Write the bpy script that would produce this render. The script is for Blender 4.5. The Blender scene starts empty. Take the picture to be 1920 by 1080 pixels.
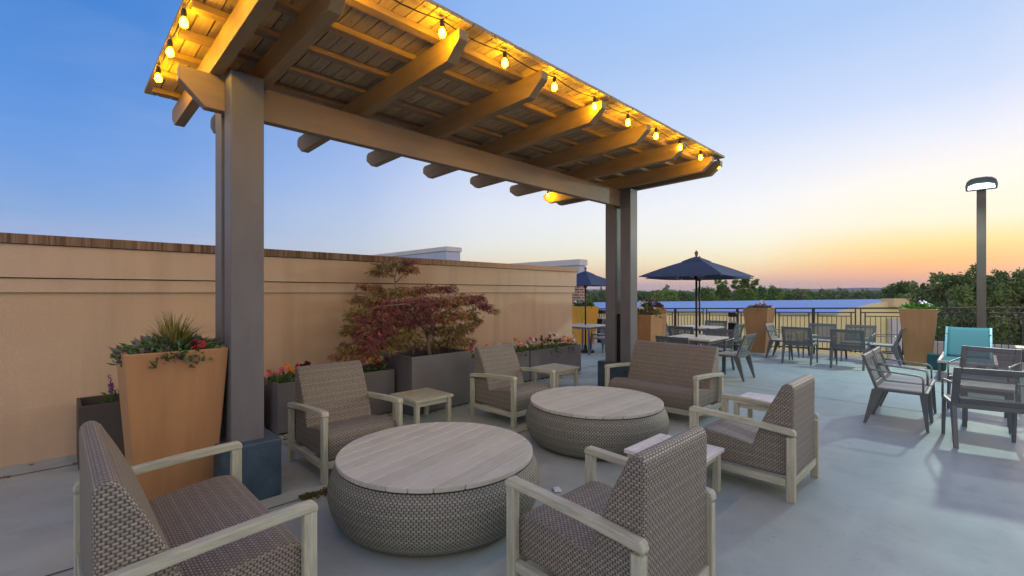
import bpy, bmesh, math, random
import numpy as np
from mathutils import Vector, Matrix
R = math.radians
rnd = random.Random(7)
sc = bpy.context.scene
COL = sc.collection

# ------------------------------------------------------------------ helpers
def link(name, me, mat=None, parent=None, smooth=False, bevel=0, seg=2):
    o = bpy.data.objects.new(name, me)
    COL.objects.link(o)
    if mat is not None:
        for m in (mat if isinstance(mat, (list, tuple)) else [mat]):
            me.materials.append(m)
    if smooth:
        for p in me.polygons: p.use_smooth = True
    if bevel:
        b = o.modifiers.new('bevel', 'BEVEL'); b.width = bevel; b.segments = seg; b.limit_method = 'ANGLE'; b.angle_limit = R(35)
    if parent is not None: o.parent = parent
    return o

def obj(name, bm, mat=None, parent=None, smooth=False, bevel=0, seg=2):
    me = bpy.data.meshes.new(name)
    bmesh.ops.recalc_face_normals(bm, faces=bm.faces[:])
    bm.to_mesh(me); bm.free()
    return link(name, me, mat, parent, smooth, bevel, seg)

def tag(o, label=None, cat=None, group=None, kind=None):
    if label: o['label'] = label
    if cat: o['category'] = cat
    if group: o['group'] = group
    if kind: o['kind'] = kind
    return o

def thing(name, label, cat, loc=(0, 0, 0), rz=0, group=None):
    o = bpy.data.objects.new(name, None); COL.objects.link(o)
    o.empty_display_size = .1
    o.location = loc; o.rotation_euler = (0, 0, rz)
    return tag(o, label, cat, group)

def copy_tree(o, parent=None):
    c = o.copy(); COL.objects.link(c)
    if parent is not None: c.parent = parent
    for ch in list(o.children): copy_tree(ch, c)
    return c

def place(proto, first, name_label, loc, rz, scale=None):
    o = proto if first else copy_tree(proto)
    o.location = loc; o.rotation_euler = (0, 0, rz); o['label'] = name_label
    if scale: o.scale = scale
    return o

def box(bm, x0, x1, y0, y1, z0, z1):
    v = [bm.verts.new(p) for p in ((x0,y0,z0),(x1,y0,z0),(x1,y1,z0),(x0,y1,z0),(x0,y0,z1),(x1,y0,z1),(x1,y1,z1),(x0,y1,z1))]
    for f in ((3,2,1,0),(4,5,6,7),(0,1,5,4),(1,2,6,5),(2,3,7,6),(3,0,4,7)): bm.faces.new([v[i] for i in f])
    return v

def boxm(name, x0, x1, y0, y1, z0, z1, mat, parent=None, bevel=.004):
    bm = bmesh.new(); box(bm, x0, x1, y0, y1, z0, z1)
    return obj(name, bm, mat, parent, bevel=bevel)

def tube(bm, pts, rad, seg=8, cap=True):
    pts = [Vector(p) for p in pts]; n = len(pts)
    if not isinstance(rad, (list, tuple)): rad = [rad]*n
    rings = []; up = None
    for i, p in enumerate(pts):
        t = (pts[min(i+1, n-1)]-pts[max(i-1, 0)]).normalized()
        if up is None: up = Vector((0, 0, 1)) if abs(t.z) < .9 else Vector((1, 0, 0))
        a = t.cross(up).normalized(); b = t.cross(a).normalized(); up = a.cross(t) if False else up
        rings.append([bm.verts.new(p+(a*math.cos(2*math.pi*k/seg)+b*math.sin(2*math.pi*k/seg))*rad[i]) for k in range(seg)])
    for r0, r1 in zip(rings, rings[1:]):
        for k in range(seg): bm.faces.new((r0[k], r0[(k+1) % seg], r1[(k+1) % seg], r1[k]))
    if cap:
        bm.faces.new(rings[0][::-1]); bm.faces.new(rings[-1])

def lathe(bm, prof, seg=24, cx=0, cy=0, uv=None):
    rings = [[bm.verts.new((cx+r*math.cos(2*math.pi*k/seg), cy+r*math.sin(2*math.pi*k/seg), z)) for k in range(seg)] for r, z in prof]
    lay = bm.loops.layers.uv.verify() if uv else None
    arc = [0]
    for (a, b), (c, d) in zip(prof, prof[1:]): arc.append(arc[-1]+math.hypot(a-c, b-d))
    for i in range(len(prof)-1):
        for k in range(seg):
            f = bm.faces.new((rings[i][k], rings[i][(k+1) % seg], rings[i+1][(k+1) % seg], rings[i+1][k]))
            if uv:
                for l, (kk, ii) in zip(f.loops, ((k, i), (k+1, i), (k+1, i+1), (k, i+1))):
                    l[lay].uv = (2*math.pi*uv*kk/seg, arc[ii])
    bm.faces.new(rings[0][::-1]); bm.faces.new(rings[-1])

def prism(bm, poly, axis, a0, a1, uv=False):
    """poly of 2-D points extruded along axis ('x': points are (y,z); 'y': (x,z); 'z': (x,y))"""
    def P(p, a):
        return (a, p[0], p[1]) if axis == 'x' else ((p[0], a, p[1]) if axis == 'y' else (p[0], p[1], a))
    A = [bm.verts.new(P(p, a0)) for p in poly]; B = [bm.verts.new(P(p, a1)) for p in poly]
    n = len(poly); lay = bm.loops.layers.uv.verify() if uv else None
    arc = [0]
    for i in range(n):
        q = poly[(i+1) % n]; arc.append(arc[-1]+math.hypot(poly[i][0]-q[0], poly[i][1]-q[1]))
    fs = [bm.faces.new(A[::-1]), bm.faces.new(B)]
    if uv:
        for f, vs in zip(fs, (A[::-1], B)):
            for l in f.loops: l[lay].uv = (l.vert.co.y, l.vert.co.z) if axis == 'x' else (l.vert.co.x, l.vert.co.y)
    for i in range(n):
        j = (i+1) % n
        f = bm.faces.new((A[i], A[j], B[j], B[i]))
        if uv:
            for l, t in zip(f.loops, ((a0, arc[i]), (a0, arc[i+1]), (a1, arc[i+1]), (a1, arc[i]))): l[lay].uv = t

# ------------------------------------------------------------------ node helpers
class NT:
    def __init__(s, mat):
        s.t = mat.node_tree; s.n = s.t.nodes; s.l = s.t.links
    def new(s, typ, **kw):
        n = s.n.new(typ)
        for k, v in kw.items():
            if k.startswith('_'): setattr(n, k[1:], v)
            else: n.inputs[k.replace('__', ' ')].default_value = v
        return n
    def put(s, a, b): s.l.new(a, b)
    def math(s, op, a, b=None, c=None, clamp=False):
        n = s.n.new('ShaderNodeMath'); n.operation = op; n.use_clamp = clamp
        for i, v in enumerate((a, b, c)):
            if v is None: continue
            if isinstance(v, (int, float)): n.inputs[i].default_value = v
            else: s.l.new(v, n.inputs[i])
        return n.outputs[0]
    def mix(s, f, a, b, mode='MIX'):
        n = s.n.new('ShaderNodeMix'); n.data_type = 'RGBA'; n.blend_type = mode
        for i, v in ((0, f), (6, a), (7, b)):
            if isinstance(v, (int, float)): n.inputs[i].default_value = v
            elif isinstance(v, (tuple, list)): n.inputs[i].default_value = tuple(v)+((1,) if len(v) == 3 else ())
            else: s.l.new(v, n.inputs[i])
        return n.outputs[2]
    def ramp(s, f, stops, interp='LINEAR'):
        n = s.n.new('ShaderNodeValToRGB'); cr = n.color_ramp; cr.interpolation = interp
        while len(cr.elements) < len(stops): cr.elements.new(1)
        for e, (p, c) in zip(cr.elements, stops):
            e.position = p; e.color = (c, c, c, 1) if isinstance(c, (int, float)) else tuple(c)+(1,)
        if f is not None: s.l.new(f, n.inputs[0])
        return n.outputs[0]
    def coord(s, kind='Object', scale=(1, 1, 1)):
        tc = s.n.new('ShaderNodeTexCoord'); m = s.n.new('ShaderNodeMapping'); m.inputs['Scale'].default_value = scale
        s.l.new(tc.outputs[kind], m.inputs[0]); return m.outputs[0]
    def noise(s, vec, scale=5, detail=4, rough=.55, dist=0):
        n = s.n.new('ShaderNodeTexNoise'); n.inputs['Scale'].default_value = scale; n.inputs['Detail'].default_value = detail
        n.inputs['Roughness'].default_value = rough; n.inputs['Distortion'].default_value = dist
        if vec is not None: s.l.new(vec, n.inputs['Vector'])
        return n.outputs['Fac']
    def bump(s, h, strength=.3, dist=.01):
        b = s.n.new('ShaderNodeBump'); b.inputs['Strength'].default_value = strength; b.inputs['Distance'].default_value = dist
        s.l.new(h, b.inputs['Height']); return b.outputs[0]

def newmat(name, rough=.6, metal=0, spec=.5):
    m = bpy.data.materials.new(name); m.use_nodes = True
    t = NT(m); b = t.n['Principled BSDF']
    b.inputs['Roughness'].default_value = rough; b.inputs['Metallic'].default_value = metal; b.inputs['Specular IOR Level'].default_value = spec
    return m, t, b

def paint(name, col, rough=.5, metal=0, var=.15, scale=6, bump=0.05, stretch=(1, 1, 1), spec=.5, bscale=60):
    m, t, b = newmat(name, rough, metal, spec)
    v = t.coord('Object', stretch)
    n = t.noise(v, scale, 5, .6)
    c = t.mix(t.ramp(n, [(.3, 0), (.7, 1)]), tuple(x*(1-var) for x in col), tuple(min(1, x*(1+var)) for x in col))
    t.put(c, b.inputs['Base Color'])
    if bump:
        n2 = t.noise(v, bscale, 3, .6)
        t.put(t.bump(n2, bump, .01), b.inputs['Normal'])
    r = t.ramp(n, [(.2, max(0, rough-.08)), (.8, min(1, rough+.1))])
    t.put(r, b.inputs['Roughness'])
    return m

def wood(name, axis, c0, c1, grain=9, rough=.7, bump=.25):
    st = [grain]*3; st['xyz'.index(axis)] = .8
    m, t, b = newmat(name, rough)
    v = t.coord('Object', tuple(st))
    n = t.noise(v, 6, 6, .65, .3); n2 = t.noise(t.coord('Object'), 2.2, 3, .5)
    c = t.mix(t.ramp(n, [(.32, 0), (.68, 1)]), c0, c1)
    c = t.mix(t.math('MULTIPLY', t.ramp(n2, [(.45, 0), (.75, 1)]), .35), c, tuple(x*.62 for x in c0))
    t.put(c, b.inputs['Base Color']); t.put(t.bump(n, bump, .004), b.inputs['Normal'])
    return m

# ------------------------------------------------------------------ materials
M = {}
M['taupe'] = paint('taupe_painted_timber', (.14, .14, .155), .55, var=.12, scale=3, bump=.12, stretch=(2, 2, .6), bscale=40)
M['beam'] = paint('beam_timber', (.27, .20, .155), .55, var=.14, scale=3, bump=.14, stretch=(.5, 3, 3), bscale=30)
M['rafter'] = paint('rafter_timber', (.32, .21, .10), .6, var=.18, scale=4, bump=.15, stretch=(4, .5, 4), bscale=30)
M['batten'] = paint('batten_timber', (.30, .20, .12), .65, var=.25, scale=4, bump=.15, stretch=(.5, 4, 4), bscale=30)
def _boards():
    m, t, b = newmat('cedar_boards', .7)
    tc = t.coord('Object'); sx = t.new('ShaderNodeSeparateXYZ'); t.put(tc, sx.inputs[0])
    i = t.math('FLOOR', t.math('DIVIDE', t.math('SUBTRACT', sx.outputs[0], .62), .1063))
    wn = t.new('ShaderNodeTexWhiteNoise', _noise_dimensions='1D'); t.put(i, wn.inputs['W'])
    n = t.noise(t.coord('Object', (14, .7, 14)), 4, 6, .65, .4)
    c = t.mix(t.ramp(n, [(.3, 0), (.7, 1)]), (.38, .27, .13), (.62, .46, .26))
    c = t.mix(t.math('MULTIPLY', wn.outputs[0], .55), c, (.25, .18, .125))
    kn = t.noise(t.coord('Object', (8, 3, 8)), 3, 2, .5)
    c = t.mix(t.ramp(kn, [(.66, 0), (.72, .6)]), c, (.10, .06, .03))
    t.put(c, b.inputs['Base Color']); t.put(t.bump(n, .3, .004), b.inputs['Normal'])
    return m
M['boards'] = _boards()
M['cord'] = paint('black_cord', (.012, .012, .012), .5, var=0, bump=0)
def emit(name, col, st):
    m, t, b = newmat(name, .3)
    b.inputs['Base Color'].default_value = (.8, .7, .5, 1)
    b.inputs['Emission Color'].default_value = tuple(col)+(1,); b.inputs['Emission Strength'].default_value = st
    return m
M['bulb'] = emit('amber_bulb_glass', (1, .51, .0025), 235)
M['lamp_lens'] = emit('lamp_lens', (.62, .86, 1), 9)

def stucco(name, col, dark):
    m, t, b = newmat(name, .85)
    v = t.coord('Object')
    n = t.noise(v, 1.1, 5, .6); n2 = t.noise(v, 160, 3, .7); n3 = t.noise(t.coord('Object', (3, 3, .25)), 1.3, 4, .6)
    c = t.mix(t.ramp(n, [(.3, 0), (.7, 1)]), dark, col)
    c = t.mix(t.math('MULTIPLY', t.ramp(n3, [(.48, 0), (.78, 1)]), .5), c, tuple(x*.66 for x in dark))
    c = t.mix(t.math('MULTIPLY', t.ramp(n2, [(.38, 1), (.6, 0)]), .32), c, tuple(x*.5 for x in dark))
    t.put(c, b.inputs['Base Color']); t.put(t.bump(n2, .9, .006), b.inputs['Normal'])
    return m
M['stucco_low'] = stucco('tan_stucco', (.695, .525, .37), (.625, .46, .315))
M['stucco_up'] = stucco('cream_stucco', (.69, .535, .405), (.645, .495, .37))
def _cap():
    m, t, b = newmat('stained_coping', .85)
    n = t.noise(t.coord('Object', (14, 14, .35)), 1.6, 5, .75); n2 = t.noise(t.coord('Object', (.8, .8, .8)), 1, 3, .5)
    sx = t.new('ShaderNodeSeparateXYZ'); t.put(t.coord('Object'), sx.inputs[0])
    fade = t.ramp(t.math('DIVIDE', sx.outputs[0], 8.0), [(.35, 1), (.75, .12)])
    c = t.mix(t.math('MULTIPLY', t.ramp(n, [(.36, 0), (.6, 1)]), fade), (.50, .34, .22), (.055, .038, .028))
    c = t.mix(t.math('MULTIPLY', fade, .5), c, (.15, .095, .06))
    t.put(c, b.inputs['Base Color']); t.put(t.bump(n, .2, .004), b.inputs['Normal'])
    return m
M['cap'] = _cap()
def _concrete():
    m, t, b = newmat('sealed_concrete', .42, 0, .45)
    v = t.coord('Object')
    n = t.noise(v, .55, 6, .6, .6); n2 = t.noise(v, 3.5, 6, .65); n3 = t.noise(v, 140, 3, .7); n4 = t.noise(t.coord('Object', (.35, 1.3, 1)), .9, 4, .55, 1.2)
    c = t.mix(t.ramp(n, [(.3, 0), (.7, 1)]), (.32, .38, .35), (.445, .51, .465))
    c = t.mix(t.math('MULTIPLY', t.ramp(n4, [(.48, 0), (.72, 1)]), .35), c, (.52, .575, .53))
    c = t.mix(t.math('MULTIPLY', t.ramp(n2, [(.5, 0), (.75, 1)]), .45), c, (.22, .26, .25))
    c = t.mix(t.math('MULTIPLY', t.ramp(n3, [(.58, 0), (.7, 1)]), .3), c, (.15, .15, .15))
    sp = t.noise(v, 38, 2, .5); c = t.mix(t.math('MULTIPLY', t.ramp(sp, [(.68, 0), (.74, 1)]), .45), c, (.12, .125, .12))
    t.put(c, b.inputs['Base Color'])
    t.put(t.ramp(t.noise(v, 1.7, 5, .6), [(.3, .50), (.7, .62)]), b.inputs['Roughness'])
    h = t.math('ADD', t.math('MULTIPLY', n3, .3), t.math('MULTIPLY', n2, .7))
    t.put(t.bump(h, .18, .006), b.inputs['Normal'])
    return m
M['concrete'] = _concrete()
M['joint'] = paint('joint_filler', (.07, .065, .055), .9, var=.5, scale=14, bump=.3)
M['plinth'] = paint('blue_painted_plinth', (.035, .068, .105), .55, var=.4, scale=7, bump=.25, bscale=25)
TE0, TE1 = (.35, .36, .275), (.55, .565, .45)
M['teak_y'] = wood('weathered_teak_lengthwise', 'y', TE0, TE1)
M['teak_x'] = wood('weathered_teak_crosswise', 'x', TE0, TE1)
M['teak_z'] = wood('weathered_teak_upright', 'z', TE0, TE1)
M['top_x'] = wood('silvered_teak_top', 'x', (.40, .41, .35), (.62, .63, .54), grain=7)
def _planktop():
    m, t, b = newmat('silvered_teak_planks', .62)
    sx = t.new('ShaderNodeSeparateXYZ'); t.put(t.coord('Object'), sx.inputs[0])
    i = t.math('FLOOR', t.math('DIVIDE', t.math('ADD', sx.outputs[1], .704), .128))
    wn = t.new('ShaderNodeTexWhiteNoise', _noise_dimensions='1D'); t.put(i, wn.inputs['W'])
    n = t.noise(t.coord('Object', (.9, 9, 9)), 4, 5, .6, .25); n2 = t.noise(t.coord('Object'), 3.2, 5, .6)
    c = t.mix(t.ramp(n, [(.3, 0), (.7, 1)]), (.42, .425, .365), (.53, .535, .465))
    c = t.mix(t.math('MULTIPLY', wn.outputs[0], .35), c, (.66, .655, .60))
    c = t.mix(t.math('MULTIPLY', t.ramp(n2, [(.5, 0), (.75, 1)]), .4), c, (.36, .34, .29))
    t.put(c, b.inputs['Base Color']); t.put(t.bump(n, .12, .003), b.inputs['Normal'])
    return m
M['top_x'] = _planktop()
M['glare_top'] = wood('glare_white_teak_top', 'x', (.62, .62, .60), (.80, .79, .76), grain=7)  # sky glare on these tops painted in as a whitish colour

def weave(name, w=.027, h=.0138, light=(.325, .30, .25), mid=(.215, .195, .16), dark=(.07, .067, .063), big=.062):
    m, t, b = newmat(name, .5, 0, .45)
    tc = t.n.new('ShaderNodeUVMap'); sx = t.new('ShaderNodeSeparateXYZ'); t.put(tc.outputs[0], sx.inputs[0])
    U, V = sx.outputs[0], sx.outputs[1]
    vv = t.math('DIVIDE', V, h); row = t.math('FLOOR', vv); fv = t.math('FRACT', vv)
    uu = t.math('ADD', t.math('DIVIDE', U, w), t.math('MULTIPLY', t.math('PINGPONG', row, 1), .5))
    fu = t.math('FRACT', uu); colid = t.math('FLOOR', uu)
    hu = t.math('SINE', t.math('MULTIPLY', fu, math.pi)); hv = t.math('SINE', t.math('MULTIPLY', fv, math.pi))
    h1 = t.math('MULTIPLY', t.math('POWER', hu, .5), t.math('POWER', hv, .6))
    wn = t.new('ShaderNodeTexWhiteNoise', _noise_dimensions='2D')
    cv = t.new('ShaderNodeCombineXYZ'); t.put(colid, cv.inputs[0]); t.put(row, cv.inputs[1]); t.put(cv.outputs[0], wn.inputs['Vector'])
    big_n = t.noise(t.coord('Object'), 2.3, 3, .5)
    c = t.mix(t.math('ADD', t.math('MULTIPLY', wn.outputs[0], .45), .3), mid, light)
    st = t.math('PINGPONG', t.math('DIVIDE', V, big), .5)          # paler courses every few rows
    c = t.mix(t.math('MULTIPLY', t.ramp(st, [(.30, 0), (.46, 1)]), .3), c, tuple(x*1.5 for x in light))
    su_ = t.math('PINGPONG', t.math('DIVIDE', U, .048), .5); sv_ = t.math('PINGPONG', t.math('DIVIDE', V, .0435), .5)
    c = t.mix(t.math('MULTIPLY', t.ramp(t.math('MULTIPLY', su_, sv_), [(.10, 0), (.2, 1)]), .3), c, tuple(x*1.6 for x in light))
    c = t.mix(t.math('MULTIPLY', t.ramp(big_n, [(.4, 0), (.7, 1)]), .22), c, (.25, .185, .165))
    c = t.mix(t.ramp(hu, [(.22, 1), (.66, 0)]), c, dark)
    c = t.mix(t.ramp(hv, [(.05, .75), (.55, 0)]), c, dark)
    t.put(c, b.inputs['Base Color']); t.put(t.bump(h1, .7, .005), b.inputs['Normal'])
    return m
M['weave'] = weave('woven_resin')
M['weave_table'] = weave('woven_resin_drum', .029, .0150, (.31, .32, .26), (.205, .215, .175), (.05, .055, .05), .075)
M['charcoal'] = paint('charcoal_planter', (.135, .137, .15), .42, var=.12, scale=3, bump=.06, stretch=(1, 1, 1))
M['tan'] = paint('tan_planter', (.40, .215, .095), .45, var=.10, scale=2.2, bump=.06, stretch=(6, 6, .4), bscale=50)
M['amber'] = paint('amber_lit_planter', (.72, .36, .03), .45, var=.2, scale=3, bump=.06, stretch=(10, 10, .3))  # amber lamplight on this planter painted into its base colour
M['soil'] = paint('dark_soil', (.03, .022, .016), .95, var=.4, scale=30, bump=.8)
M['liner'] = paint('planter_liner', (.02, .024, .035), .35, var=.2, scale=12, bump=.2)
M['frame'] = paint('graphite_metal', (.12, .14, .15), .4, .1, var=.1, scale=5, bump=.02)
M['arm_metal'] = paint('brushed_arm', (.30, .30, .29), .28, .8, var=.1, scale=5, bump=.02)
M['lfrm'] = paint('pale_metal', (.55, .52, .49), .35, .2, var=.08, scale=5, bump=.02)
M['dtop'] = paint('dining_tabletop', (.62, .55, .48), .35, var=.05, scale=4, bump=.03)
M['rail'] = paint('railing_metal', (.05, .048, .052), .4, .3, var=.1, scale=5, bump=.02)
M['navy'] = paint('navy_canvas', (.036, .06, .125), .8, var=.15, scale=5, bump=.25, bscale=220)
M['black'] = paint('black_metal', (.012, .012, .013), .4, .2, var=.1, bump=.02)
M['bin_white'] = paint('pale_band', (.5, .5, .5), .5, bump=0)
M['lamp_pole'] = paint('bronze_pole', (.12, .105, .09), .45, .3, var=.1, scale=4, bump=.03)
M['finial'] = paint('wooden_finial', (.22, .12, .06), .5, bump=.05)
M['paper'] = paint('white_paper', (.75, .78, .82), .7, var=.04, bump=.05)
M['teal_cloth'] = paint('dark_teal_cloth', (.02, .10, .12), .8, var=.2, bump=.2, bscale=150)
def sling(name, col, fac):
    m, t, b = newmat(name, .75)
    v = t.coord('Object'); n = t.noise(v, 120, 2, .5)
    t.put(t.mix(n, tuple(x*.7 for x in col), tuple(x*1.3 for x in col)), b.inputs['Base Color'])
    tr = t.new('ShaderNodeBsdfTransparent'); mx = t.new('ShaderNodeMixShader'); mx.inputs[0].default_value = fac
    out = [x for x in t.n if x.type == 'OUTPUT_MATERIAL'][0]
    t.put(b.outputs[0], mx.inputs[1]); t.put(tr.outputs[0], mx.inputs[2]); t.put(mx.outputs[0], out.inputs[0])
    return m
M['sling'] = sling('grey_mesh_sling', (.17, .185, .185), .45)
M['seat_sling'] = sling('grey_seat_sling', (.46, .42, .38), .05)
M['teal'] = sling('turquoise_sling', (.035, .165, .20), .08)
def leafmat(name, trans=.25, rough=.55):
    m, t, b = newmat(name, rough)
    a = t.new('ShaderNodeAttribute', _attribute_name='leaf')
    t.put(a.outputs['Color'], b.inputs['Base Color'])
    tl = t.new('ShaderNodeBsdfTranslucent'); t.put(a.outputs['Color'], tl.inputs[0])
    mx = t.new('ShaderNodeMixShader'); mx.inputs[0].default_value = trans
    out = [x for x in t.n if x.type == 'OUTPUT_MATERIAL'][0]
    t.put(b.outputs[0], mx.inputs[1]); t.put(tl.outputs[0], mx.inputs[2]); t.put(mx.outputs[0], out.inputs[0])
    return m
M['leaf'] = leafmat('foliage_leaf')
M['petal'] = leafmat('flower_petal', .2, .6)
M['bark'] = wood('grey_bark', 'z', (.16, .12, .09), (.32, .26, .20), grain=6, rough=.9, bump=.6)
M['ywall'] = paint('floodlit_yellow_render', (.95, .83, .42), .8, var=.06, scale=.5, bump=.05)  # yellow floodlight on the wall painted into its base colour
M['owall'] = paint('ochre_render', (.80, .60, .30), .8, var=.1, scale=.5, bump=.05)
M['roofm'] = paint('sky_tinted_membrane_roof', (.33, .52, .84), .85, var=.06, scale=.3, bump=.02, spec=.1)  # blue sky reflection painted into the roof colour
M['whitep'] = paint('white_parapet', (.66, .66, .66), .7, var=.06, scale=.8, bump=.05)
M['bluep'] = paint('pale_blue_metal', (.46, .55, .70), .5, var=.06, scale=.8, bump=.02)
M['lowwall'] = paint('beige_wall', (.55, .47, .40), .8, var=.1, scale=.8, bump=.1)
def _brick():
    m, t, b = newmat('red_brick', .85)
    tc = t.coord('Object'); sx = t.new('ShaderNodeSeparateXYZ'); t.put(tc, sx.inputs[0])
    cv = t.new('ShaderNodeCombineXYZ'); t.put(t.math('ADD', sx.outputs[0], sx.outputs[1]), cv.inputs[0]); t.put(sx.outputs[2], cv.inputs[1])
    br = t.new('ShaderNodeTexBrick'); br.inputs['Scale'].default_value = 1; br.inputs['Brick Width'].default_value = .36; br.inputs['Row Height'].default_value = .13
    br.inputs['Mortar Size'].default_value = .02
    br.inputs['Color1'].default_value = (.34, .13, .08, 1); br.inputs['Color2'].default_value = (.22, .09, .06, 1); br.inputs['Mortar'].default_value = (.5, .45, .4, 1)
    t.put(cv.outputs[0], br.inputs['Vector']); t.put(br.outputs[0], b.inputs['Base Color'])
    return m
M['brick'] = _brick()
M['land'] = paint('distant_land', (.055, .085, .035), .95, var=.4, scale=.02, bump=0)
M['hillm'] = paint('far_hills', (.06, .085, .07), .95, var=.25, scale=.004, bump=0)

# ------------------------------------------------------------------ leaves
def leaf_mesh(name, P, D, S, W, C, mat, parent=None, fold=.25):
    """one leaf (folded diamond) per row: base P, direction D, length S, width W, colour C"""
    n = len(P); rg = np.random.default_rng(n+3)
    D = D/np.linalg.norm(D, axis=1, keepdims=True)
    r = rg.normal(size=(n, 3)); A = np.cross(D, r); A /= np.linalg.norm(A, axis=1, keepdims=True); N = np.cross(D, A)
    S = np.asarray(S).reshape(-1, 1); W = np.asarray(W).reshape(-1, 1)
    mid = P+D*S*.45
    V = np.stack([P, mid+A*W*.5+N*W*fold, P+D*S, mid-A*W*.5+N*W*fold], 1).reshape(-1, 3)
    I = np.arange(n)*4
    F = np.concatenate([np.stack([I, I+1, I+2], 1), np.stack([I, I+2, I+3], 1)])
    me = bpy.data.meshes.new(name)
    me.from_pydata(V.tolist(), [], F.tolist()); me.update()
    at = me.color_attributes.new('leaf', 'FLOAT_COLOR', 'POINT')
    cc = np.repeat(np.concatenate([C, np.ones((n, 1))], 1), 4, axis=0).astype(np.float32)
    at.data.foreach_set('color', cc.ravel())
    return link(name, me, mat, parent)

def blob_leaves(rg, blobs, per, size, cols, droop=.3, shell=.55):
    P, D, S, C = [], [], [], []
    for bi, (c, r, wt) in enumerate(blobs):
        n = max(1, int(per*wt)); d = rg.normal(size=(n, 3)); d /= np.linalg.norm(d, axis=1, keepdims=True)
        rad = (shell+(1-shell)*rg.random((n, 1))**.7)
        rad *= 1+.25*np.sin(d[:, :1]*7+bi)*np.cos(d[:, 1:2]*6+2*bi)
        p = np.asarray(c)+d*rad*np.asarray(r)
        dd = d+rg.normal(size=(n, 3))*.7; dd[:, 2] -= droop
        base = np.asarray(cols[rg.integers(len(cols))])
        P.append(p); D.append(dd); S.append(size*(.6+.8*rg.random(n)))
        C.append(np.clip(base*(.65+.7*rg.random((n, 1)))+rg.normal(size=(n, 3))*.006, .004, 1))
    return np.concatenate(P), np.concatenate(D), np.concatenate(S), np.concatenate(C)

# ================================================================== SETTING
# camera axes: world X runs along the wall (into the picture to one side), Y towards the wall
bm = bmesh.new(); box(bm, -9, 14.32, -9, 13, -4.2, 0)
ter = obj('terrace_floor', bm, M['concrete']); tag(ter, kind='structure', label='blue grey sealed concrete terrace floor')
bm = bmesh.new()
for (x0, x1, y0, y1) in ((-9, 14.3, 5.93, 5.945), (-9, 14.3, 3.70, 3.712), (8.3, 8.312, -9, 13)):
    v = [bm.verts.new(p) for p in ((x0, y0, .004), (x1, y0, .004), (x1, y1, .004), (x0, y1, .004))]; bm.faces.new(v)
tag(obj('pavement_joint', bm, M['joint']), kind='structure')
bm = bmesh.new()
rr = 6000
# land as a radial sheet reaching the horizon
rings = [0, 30, 80, 200, 500, 1200, 3000, 6000]; prev = None
for ri, r in enumerate(rings):
    if r == 0: ring = [bm.verts.new((0, 0, -6))]
    else: ring = [bm.verts.new((r*math.cos(2*math.pi*k/64), r*math.sin(2*math.pi*k/64), -6-(.004*r if r < 1500 else 6)-(0 if r < 100 else 2*math.sin(k*1.7)))) for k in range(64)]
    if prev:
        for k in range(64):
            if len(prev) == 1: bm.faces.new((prev[0], ring[k], ring[(k+1) % 64]))
            else: bm.faces.new((prev[k], ring[k], ring[(k+1) % 64], prev[(k+1) % 64]))
    prev = ring
tag(obj('terrain', bm, M['land'], smooth=True), kind='structure')
bm = bmesh.new(); v = [bm.verts.new(p) for p in ((14.4, -25, -5.9), (34, -25, -5.9), (34, 30, -5.9), (14.4, 30, -5.9))]; bm.faces.new(v)
tag(obj('bounce_sheet', bm, paint('pale_bounce', (.62, .58, .50), .8, var=.1, scale=.6, bump=.1)), kind='structure')  # pale sheet added to bounce light onto the yellow building wall
def ridge(name, dist, h, seed, mat, a0=-25, a1=115, n=160, base=-20):
    q = random.Random(seed); ph = [q.random()*6 for _ in range(5)]
    bm = bmesh.new(); rows = []
    for j, (dr, hf) in enumerate(((-.12, 0), (-.04, .75), (0, 1), (.06, .7), (.2, 0))):
        row = []
        for i in range(n+1):
            a = R(a0+(a1-a0)*i/n)
            hh = h*(.55+.25*math.sin(a*7+ph[0])+.15*math.sin(a*17+ph[1])+.1*math.sin(a*41+ph[2]))
            row.append(bm.verts.new((dist*(1+dr)*math.cos(a), dist*(1+dr)*math.sin(a), base+hf*(hh-base))))
        rows.append(row)
    for r0, r1 in zip(rows, rows[1:]):
        for i in range(n): bm.faces.new((r0[i], r0[i+1], r1[i+1], r1[i]))
    return tag(obj(name, bm, mat, smooth=True), kind='structure')
ridge('hills', 2600, 34, 3, M['hillm'])

# ------------------------------------------------------------------ parapet wall
W = thing('parapet_wall', 'long cream stucco parapet wall with stained coping behind the planters', 'wall', (0, 6.27, 0))
boxm('wall_base', -8, 8.08, .03, .42, 0, 1.6, M['stucco_low'], W, .003)
boxm('lower_band', -8, 8.13, -.005, .45, 1.603, 1.733, M['stucco_up'], W, .004)
boxm('upper_band', -8, 8.16, -.03, .47, 1.742, 2.05, M['stucco_up'], W, .004)
boxm('coping', -8, 8.19, -.06, .50, 2.053, 2.145, M['cap'], W, .006)

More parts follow.
